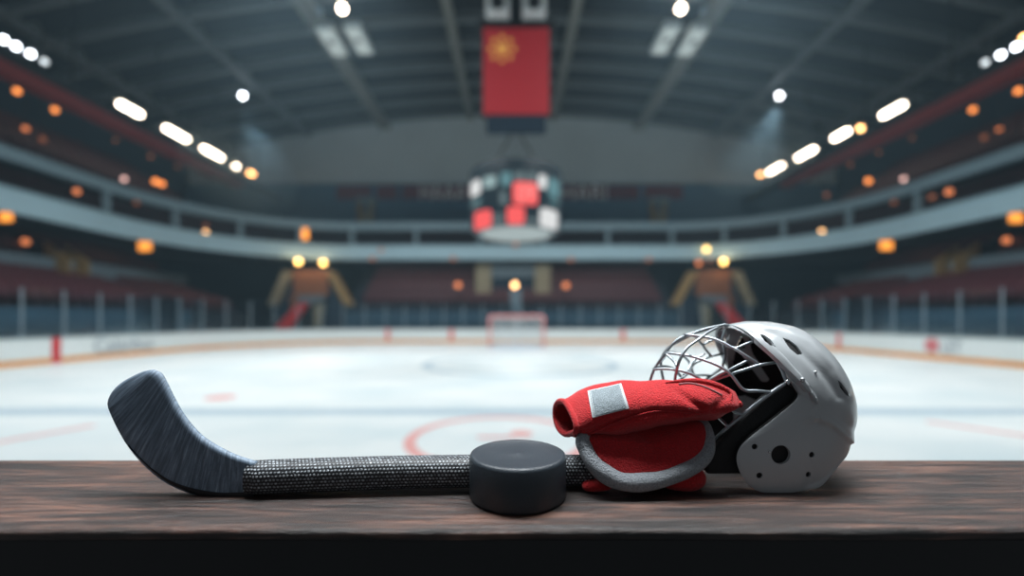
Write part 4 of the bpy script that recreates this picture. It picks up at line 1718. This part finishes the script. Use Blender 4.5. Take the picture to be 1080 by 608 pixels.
# fittings on the ear flap
p, nrm = on_surface(bvh_shell, 811.5, 477)
MB().ball(p, .0011, 10).build('screw', M_chrome, hel, smooth=True)
for px, py, r in ((846, 401, .0018), (859.5, 393, .0011)):
    p, nrm = on_surface(bvh_shell, px, py)
    MB().ball(p + nrm * .0004, r, 14).build('screw', M_chrome, hel, smooth=True)
for px, py, r in holes[1:]:
    p, nrm = on_surface(bvh_shell, px + r * 1.6, py + r * 1.6)
    p = P(px, py, p.y)
    rr = r * p.y / F
    MB().lathe([(rr * 1.0, .0025), (rr * 1.0, .0012), (rr * .72, .0008), (rr * .6, .0018), (rr * .3, .0018)], 20, p, 'Y').build('grommet', M_hole, hel, smooth=True)

# face cage
CW = 0.050


def cp(px, py, l):
    return P(px, py, DM - CW * l), l


def wire(pts, mb, r=.00128, n_=6, ends=True):
    w3 = [(*cp(px, py, l)[0],) for px, py, l in pts]
    sm_ = catmull(w3, n_)
    mb.tube(sm_, r, 8)
    mb.tube([(x, 2 * DM - y, z) for x, y, z in sm_], r, 8)


def hoop(pts, mb, r=.00128, n_=6):
    """a wire that runs from the near side round the front to the far side."""
    w3 = [(*cp(px, py, l)[0],) for px, py, l in pts]
    full = w3 + [(x, 2 * DM - y, z) for x, y, z in reversed(w3[:-1])]
    mb.tube(catmull(full, n_), r, 8)


cg = MB()
frame = [(765, 343.0, .02), (776, 345.5, .18), (787, 351.5, .38), (797, 359.5, .58), (809, 370, .72), (820, 382, .85), (826, 393, .95), (829.5, 404, 1.02),
         (814, 414, 1.02), (798, 426, 1.0), (783, 438, .97), (768, 450.5, .9), (754, 463.5, .75), (738, 474, .5), (718, 482, .2), (706, 484, 0)]
w3 = [(*cp(*q_)[0],) for q_ in frame]
cg.tube(w3 + [(x, 2 * DM - y, z) for x, y, z in reversed(w3[:-1])], .0015, 8)
hoop([(797, 359.5, .6), (786, 363.5, .62), (774.6, 367.5, .60), (763, 362, .48), (752, 357.5, .35), (739, 355, .2), (722, 353.2, 0)], cg)
wire([(774.6, 367.5, .60), (784, 374, .70), (793, 379.5, .78), (801, 385.3, .83)], cg, n_=3)
hoop([(820, 382, .86), (801, 385.5, .84), (786, 390, .80), (772, 394.5, .74), (749, 402.5, .48), (722, 408, .25), (700, 411, .1), (684, 412, 0)], cg)
hoop([(814, 414, 1.02), (799, 412.6, .98), (784, 411, .92), (772, 396.5, .80), (762, 388.5, .70), (748, 382, .55), (729, 376, .36), (714, 373.6, .18), (702, 372.5, 0)], cg)
hoop([(783, 438, .98), (770, 431, .92), (752, 413, .62), (738, 400, .5), (724, 393, .38), (709.6, 390, .24), (697, 389.3, .1), (689.5, 390, 0)], cg)
wire([(757, 345.8, .04), (748, 350, .16), (738.6, 357, .28), (731, 362.3, .32), (725, 367, .36), (720, 374, .40), (716, 382.5, .42), (713.4, 392, .38), (712, 404, .3), (716, 430, .25), (728, 462, .3), (738, 474, .45)], cg)
wire([(788, 381, .76), (776, 387, .74), (767, 392, .70), (757, 397, .58), (745, 404, .48)], cg, n_=3)
wire([(702, 373, .02), (707, 377.5, .14), (712, 382.5, .3), (714.5, 388, .42)], cg, n_=3)
# centre wire
w3 = [(*P(a, b_, DM),) for a, b_ in ((765, 343), (755, 344.8), (744, 347.3), (733, 351), (721.5, 355), (711, 361.5), (702, 372.5), (695, 382), (690, 390), (686, 401), (684, 412), (685, 436), (693, 462), (706, 484))]
cg.tube(catmull(w3, 5), .00128, 8)
wire([(768, 450.5, .92), (752, 436, .6), (735, 430, .4), (715, 428, .25)], cg, n_=4)
cg.build('face_cage', M_steel, hel, smooth=True, sharp=0)
mb = MB()
q1 = P(764.5, 343.6, DM)
mb.obox((q1.x, q1.y, q1.z), (.006, .010, .0022))
mb.build('cage_clip', M_steel, hel, bevel=.0006)
for s in (-1, 1):
    a = P(830, 403.5, DM - CW * 1.04)
    mb = MB().ball((a.x + .0004, a.y if s < 0 else 2 * DM - a.y, a.z), .0022, 12)
    mb.build('cage_clip', M_chrome, hel, smooth=True)

# ------------------------------------------------------------------ glove
M_red = mat('red_fleece', (192, 18, 26), 0.9, scale=90, var=0.14, bump=0.9, bscale=850, sheen=0.12, fine=0.35)
M_reddark = mat('red_fleece_lower', (184, 20, 28), 0.9, scale=90, var=0.14, bump=0.9, bscale=850, sheen=0.1, fine=0.35)
M_trim = mat('grey_felt_trim', (150, 156, 162), 0.9, scale=90, var=0.14, bump=0.9, bscale=900, sheen=0.15, fine=0.4)
M_patch = mat('grey_felt_patch', (138, 150, 156), 0.85, scale=90, var=0.12, bump=0.7, bscale=1100, fine=0.4)
M_patchrim = mat('pale_patch_border', (176, 184, 188), 0.8, scale=90, var=0.08)
M_thread = mat('dark_stitching', (60, 68, 74), 0.8)
GD = 0.359
glv = thing('hockey_glove', (P(680, 520, .35).x, .352, TOP), 'red padded hockey glove with grey trim and grey patch, between puck and helmet', 'glove')

# upper padded flap: closed rings along its length, open at the cuff on the left
# px centre, top py, bottom py, half depth, skew (px shift of the near side), roundness
ring_s = [(595.5, 424.5, 459.5, .0235, 7.5, 2.2), (599, 422.5, 461, .0245, 6.5, 2.2), (606, 418.5, 462.5, .0262, 4.5, 2.4), (614, 413.5, 463.5, .0275, 2.5, 2.6), (626, 409, 464.5, .0285, 1, 2.8),
          (642, 405.5, 463.5, .029, 0, 2.9), (660, 403.2, 459.5, .029, 0, 2.9), (680, 402.6, 454.5, .0285, 0, 2.8), (700, 402.5, 450.5, .028, 0, 2.6), (718, 402.2, 447.5, .0272, 0, 2.5),
          (734, 402, 446, .0262, 0, 2.4), (748, 403, 444.5, .0245, 0, 2.3), (758, 404.8, 443, .0222, 0, 2.2), (766, 407.5, 440.5, .019, 0, 2.1), (772, 411, 436.5, .0145, 0, 2), (775.5, 413.5, 433, .0115, 0, 2), (777, 416.5, 430, .0075, 0, 2), (777.6, 419, 427.5, .004, 0, 2)]
rs = catmull(ring_s, 5)
NK = 48
vs, fs = [], []


def fnoise(x, y, z):
    return (sin(x * 210 + 1.3 * sin(z * 160)) * .5 + sin(y * 170 + x * 90) * .3 + sin(z * 260 + x * 130 + 2) * .35)


for i, (cx, t_, b_, hd, sk, q_) in enumerate(rs):
    cz = (t_ + b_) / 2
    hz = (b_ - t_) / 2
    gt = max(0.0, min(1.0, (cx - 650) / 95))
    gd = GD - .0165 * gt * gt * (3 - 2 * gt)
    hd *= 1 - .26 * gt * gt * (3 - 2 * gt)
    for k in range(NK):
        a = 2 * pi * k / NK
        ca, sa = cos(a), sin(a)
        rr = (abs(ca) ** q_ + abs(sa) ** q_) ** (-1 / q_)
        u, v = rr * ca, rr * sa                     # u: -1 near .. 1 far, v: up
        p = P(cx, cz - v * hz, gd)
        y = gd + u * hd
        x = p.x + (-u) * sk * gd / F
        z = p.z
        # the top slopes down a little to the near side, the lower near edge is pinched to a seam
        z -= (.0055 if v > 0 else .002) * max(0, -u) * max(0, v + .3)
        if v < -.35 and u < .6:
            y += .009 * min(1, (-v - .35) / .5) * max(0, .6 - u)
        f_ = i / (len(rs) - 1)
        nz_ = fnoise(x, y, z) * .0007 * min(1, f_ * 6)
        vs.append((x, y + nz_, z + nz_))
n = len(rs)
for i in range(n - 1):
    for k in range(NK):
        l = (k + 1) % NK
        fs.append((i * NK + k, i * NK + l, i * NK + NK + l, i * NK + NK + k))
fs.append(tuple((n - 1) * NK + k for k in range(NK)))
m = MB().add(vs, fs)
# creases radiating from the folded finger end
CR1 = [P(738, 429, .33), P(724, 421, .331), P(711, 412, .336)]
for i, v in enumerate(m.v):
    px, py = near_px(*v)
    if v.y < GD - .012 * max(0, min(1, (px - 650) / 95)) + .002:
        d, t = seg_dist((px, py), [(741, 431), (728, 423), (711, 411)])
        v.y += .0042 * math.exp(-(d / 3.2) ** 2) * (1 - .5 * t)
        d, t = seg_dist((px, py), [(612, 456), (640, 449), (664, 440), (690, 434), (715, 434.5), (741, 437)])
        v.y += .0026 * math.exp(-(d / 2.0) ** 2)
        d, t = seg_dist((px, py), [(748, 440), (756, 428), (766, 420)])
        v.y += .0016 * math.exp(-(d / 3) ** 2)
flap = m.build('upper_pad', M_red, glv, smooth=True, sharp=0)
flap.modifiers.new('solid', 'SOLIDIFY').thickness = 0.0024
flap.modifiers['solid'].offset = -1
freeze(flap)
GP = parent_loc(glv)
bvh_flap = BVHTree.FromPolygons([v.co + GP for v in flap.data.vertices], [tuple(p.vertices) for p in flap.data.polygons])
# rolled lip round the cuff opening
lip = [Vector(vs[k]) for k in range(NK)]
MB().tube([p + Vector((.0004, 0, 0)) for p in lip], .0026, 10, closed=True).build('cuff_lip', M_red, glv, smooth=True, sharp=0)
# piping along the seam
seam = []
for px, py in catmull([(606, 459), (612, 460.5), (622, 457.5), (640, 451), (662, 442), (683, 435.5), (700, 434), (718, 435), (738, 437)], 5):
    p, nr3 = on_surface(bvh_flap, px, py)
    if p:
        seam.append(p + nr3 * .0005)
MB().tube(catmull([tuple(q) for q in seam[::3]] + [tuple(seam[-1])], 4), .0010, 8).build('seam_piping', M_reddark, glv, smooth=True, sharp=0)
# folded fabric edge over the finger end
fold = []
for px, py, rr in catmull([(702, 402.5, .6), (712, 401.5, 1.4), (726, 400.6, 2.2), (742, 401.6, 2.6), (756, 405.5, 2.8), (765, 409.5, 2.4), (770, 413.5, 1.6), (773, 418, .8), (774, 421, .3)], 5):
    p, nr3 = on_surface(bvh_flap, min(px, 771), py + 2)
    if p is None:
        p = P(min(px, 774), py, GD - .006)
    fold.append((p, rr))
MB().tube([P(near_px(*p)[0], near_px(*p)[1] - .5, p.y) for p, r in fold], [r * .0010 for p, r in fold], 10).build('finger_fold', M_red, glv, smooth=True, sharp=0)
mb = MB()
pts = []
for px, py in ((716, 406), (727, 405), (738, 407), (750, 411.5), (761, 417)):
    p, nr3 = on_surface(bvh_flap, px, py)
    pts.append(p + nr3 * .0004)
mb.tube(catmull([tuple(p) for p in pts], 5), .00075, 8)
mb.build('opening_edge', mat('pinkish_grey_binding', (150, 96, 98), 0.8), glv, smooth=True)
# patch
quad = [(620, 413.2), (655.3, 405.3), (663.4, 431.2), (624.8, 441)]
NP = 14


def patch_grid(u0, u1, v0, v1, lift, th, n_):
    vs = []
    for lay in (1, 0):
        for i in range(n_ + 1):
            for j in range(n_ + 1):
                u, v = u0 + (u1 - u0) * i / n_, v0 + (v1 - v0) * j / n_
                px = (quad[0][0] * (1 - u) + quad[1][0] * u) * (1 - v) + (quad[3][0] * (1 - u) + quad[2][0] * u) * v
                py = (quad[0][1] * (1 - u) + quad[1][1] * u) * (1 - v) + (quad[3][1] * (1 - u) + quad[2][1] * u) * v
                p, nr3 = on_surface(bvh_flap, px, py)
                vs.append((p, nr3, lay))
    out = [p + nr3 * (lift + th * lay) for p, nr3, lay in vs]
    w_ = n_ + 1
    L_ = w_ * w_
    fs = []
    for i in range(n_):
        for j in range(n_):
            a = i * w_ + j
            fs.append((a, a + 1, a + w_ + 1, a + w_))
            fs.append((L_ + a, L_ + a + w_, L_ + a + w_ + 1, L_ + a + 1))
    for i in range(n_):
        for j in (0, n_):
            a = i * w_ + j
            fs.append((a, a + w_, L_ + a + w_, L_ + a))
            a = j * w_ + i
            fs.append((a, a + 1, L_ + a + 1, L_ + a))
    return MB().add(out, fs)


pt = patch_grid(0, 1, 0, 1, -.0004, .0012, NP).build('patch', M_patchrim, glv, smooth=True, sharp=40)
patch_grid(.09, .91, .04, .95, .0007, .0004, NP).build('patch_felt', M_patch, pt, smooth=True, sharp=40)
mb = MB()
for u in (.06, .925):
    for k in range(11):
        a_ = []
        for v in (.04 + k * .086, .085 + k * .086):
            px = (quad[0][0] * (1 - u) + quad[1][0] * u) * (1 - v) + (quad[3][0] * (1 - u) + quad[2][0] * u) * v
            py = (quad[0][1] * (1 - u) + quad[1][1] * u) * (1 - v) + (quad[3][1] * (1 - u) + quad[2][1] * u) * v
            p, nr3 = on_surface(bvh_flap, px, py)
            a_.append(p + nr3 * .0010)
        mb.tube(a_, .0002, 6)
mb.build('stitching', M_thread, pt)

# lower pad: a rolled grey trim round a red cushion, tipped towards the viewer
trim_px = [(615, 463, .340, .0056), (617.5, 474, .336, .0062), (624, 486, .331, .0068), (634.5, 497, .3275, .0074), (647, 505, .326, .0076), (661, 508.5, .3255, .0076), (680, 508.3, .3255, .0074), (700, 503.8, .3265, .0070),
           (720, 497, .328, .0066), (735, 488.7, .331, .0064), (744, 479, .335, .0060), (747, 467, .339, .0054), (745.5, 455, .345, .0048), (740, 446, .352, .0040), (722, 441, .362, .004), (690, 441, .370, .004), (655, 446, .368, .004), (628, 453, .354, .0046)]
tr3 = catmull([(*P(a, b_, d), r) for a, b_, d, r in trim_px], 6, closed=True)
mb = MB()
mb.tube([t[:3] for t in tr3], [t[3] for t in tr3], 18, closed=True)
for v in mb.v:
    k = fnoise(v.x * 1.2, v.y, v.z) * .0004
    v.x += k
    v.z += k
mb.build('trim', M_trim, glv, smooth=True, sharp=0)
# stitched line round the trim
cc = Vector(P(684, 474, .343))
vs, fs = [], []
NRR = 12
nrm = Vector((0.03, -.74, .65)).normalized()
vs.append(cc + nrm * .0085)
for i, t in enumerate(tr3):
    q3 = Vector(t[:3])
    for r in range(1, NRR + 1):
        rho = r / NRR
        p = cc + (q3 - cc) * rho
        p = p + nrm * .0085 * sqrt(max(0, 1 - (rho * .98) ** 3))
        p = p + nrm * (.0006 * fnoise(p.x, p.y * 1.4, p.z))
        vs.append(p)
n = len(tr3)
for i in range(n):
    j = (i + 1) % n
    fs.append((0, 1 + i * NRR, 1 + j * NRR))
    for r in range(NRR - 1):
        fs.append((1 + i * NRR + r, 1 + i * NRR + r + 1, 1 + j * NRR + r + 1, 1 + j * NRR + r))
MB().add(vs, fs).build('palm_pad', M_reddark, glv, smooth=True, sharp=0)
# a shallow tuck across the palm pad, and the body below the trim
def blob(c, half, q_=2.4, nx_=40, nk=36, noise=.0006, floor=None):
    vs, fs = [], []
    for i in range(nx_ + 1):
        a = -pi / 2 + pi * i / nx_
        s_ = abs(sin(a)) ** .9 * (1 if a > 0 else -1)
        r = abs(cos(a)) ** .62
        for k in range(nk):
            b_ = 2 * pi * k / nk
            rr = (abs(cos(b_)) ** q_ + abs(sin(b_)) ** q_) ** (-1 / q_)
            p = Vector((c[0] + half[0] * s_, c[1] + half[1] * r * rr * cos(b_), c[2] + half[2] * r * rr * sin(b_)))
            p += Vector((0, 1, 1)) * fnoise(*p) * noise
            if floor is not None and p.z < floor:
                p.z = floor
            vs.append(p)
    for i in range(nx_):
        for k in range(nk):
            l = (k + 1) % nk
            fs.append((i * nk + k, i * nk + l, i * nk + nk + l, i * nk + nk + k))
    return MB().add(vs, fs)


bc = P(690, 503, .358)
blob((bc.x, .362, TOP + .0125), (P(738, 0, .35).x - bc.x + .002, .030, .0127), floor=TOP + .0002).build('lower_body', M_reddark, glv, smooth=True, sharp=0)
bc = P(723, 511, .3345)
blob((bc.x, .341, TOP + .0095), (.0180, .0120, .0098), floor=TOP + .0002).build('thumb_pad', M_red, glv, smooth=True, sharp=0)
bc = P(629, 512, .332)
blob((bc.x + .001, .338, TOP + .0045), (.0120, .0080, .0046), floor=TOP + .0002).build('finger_pad', M_red, glv, smooth=True, sharp=0)
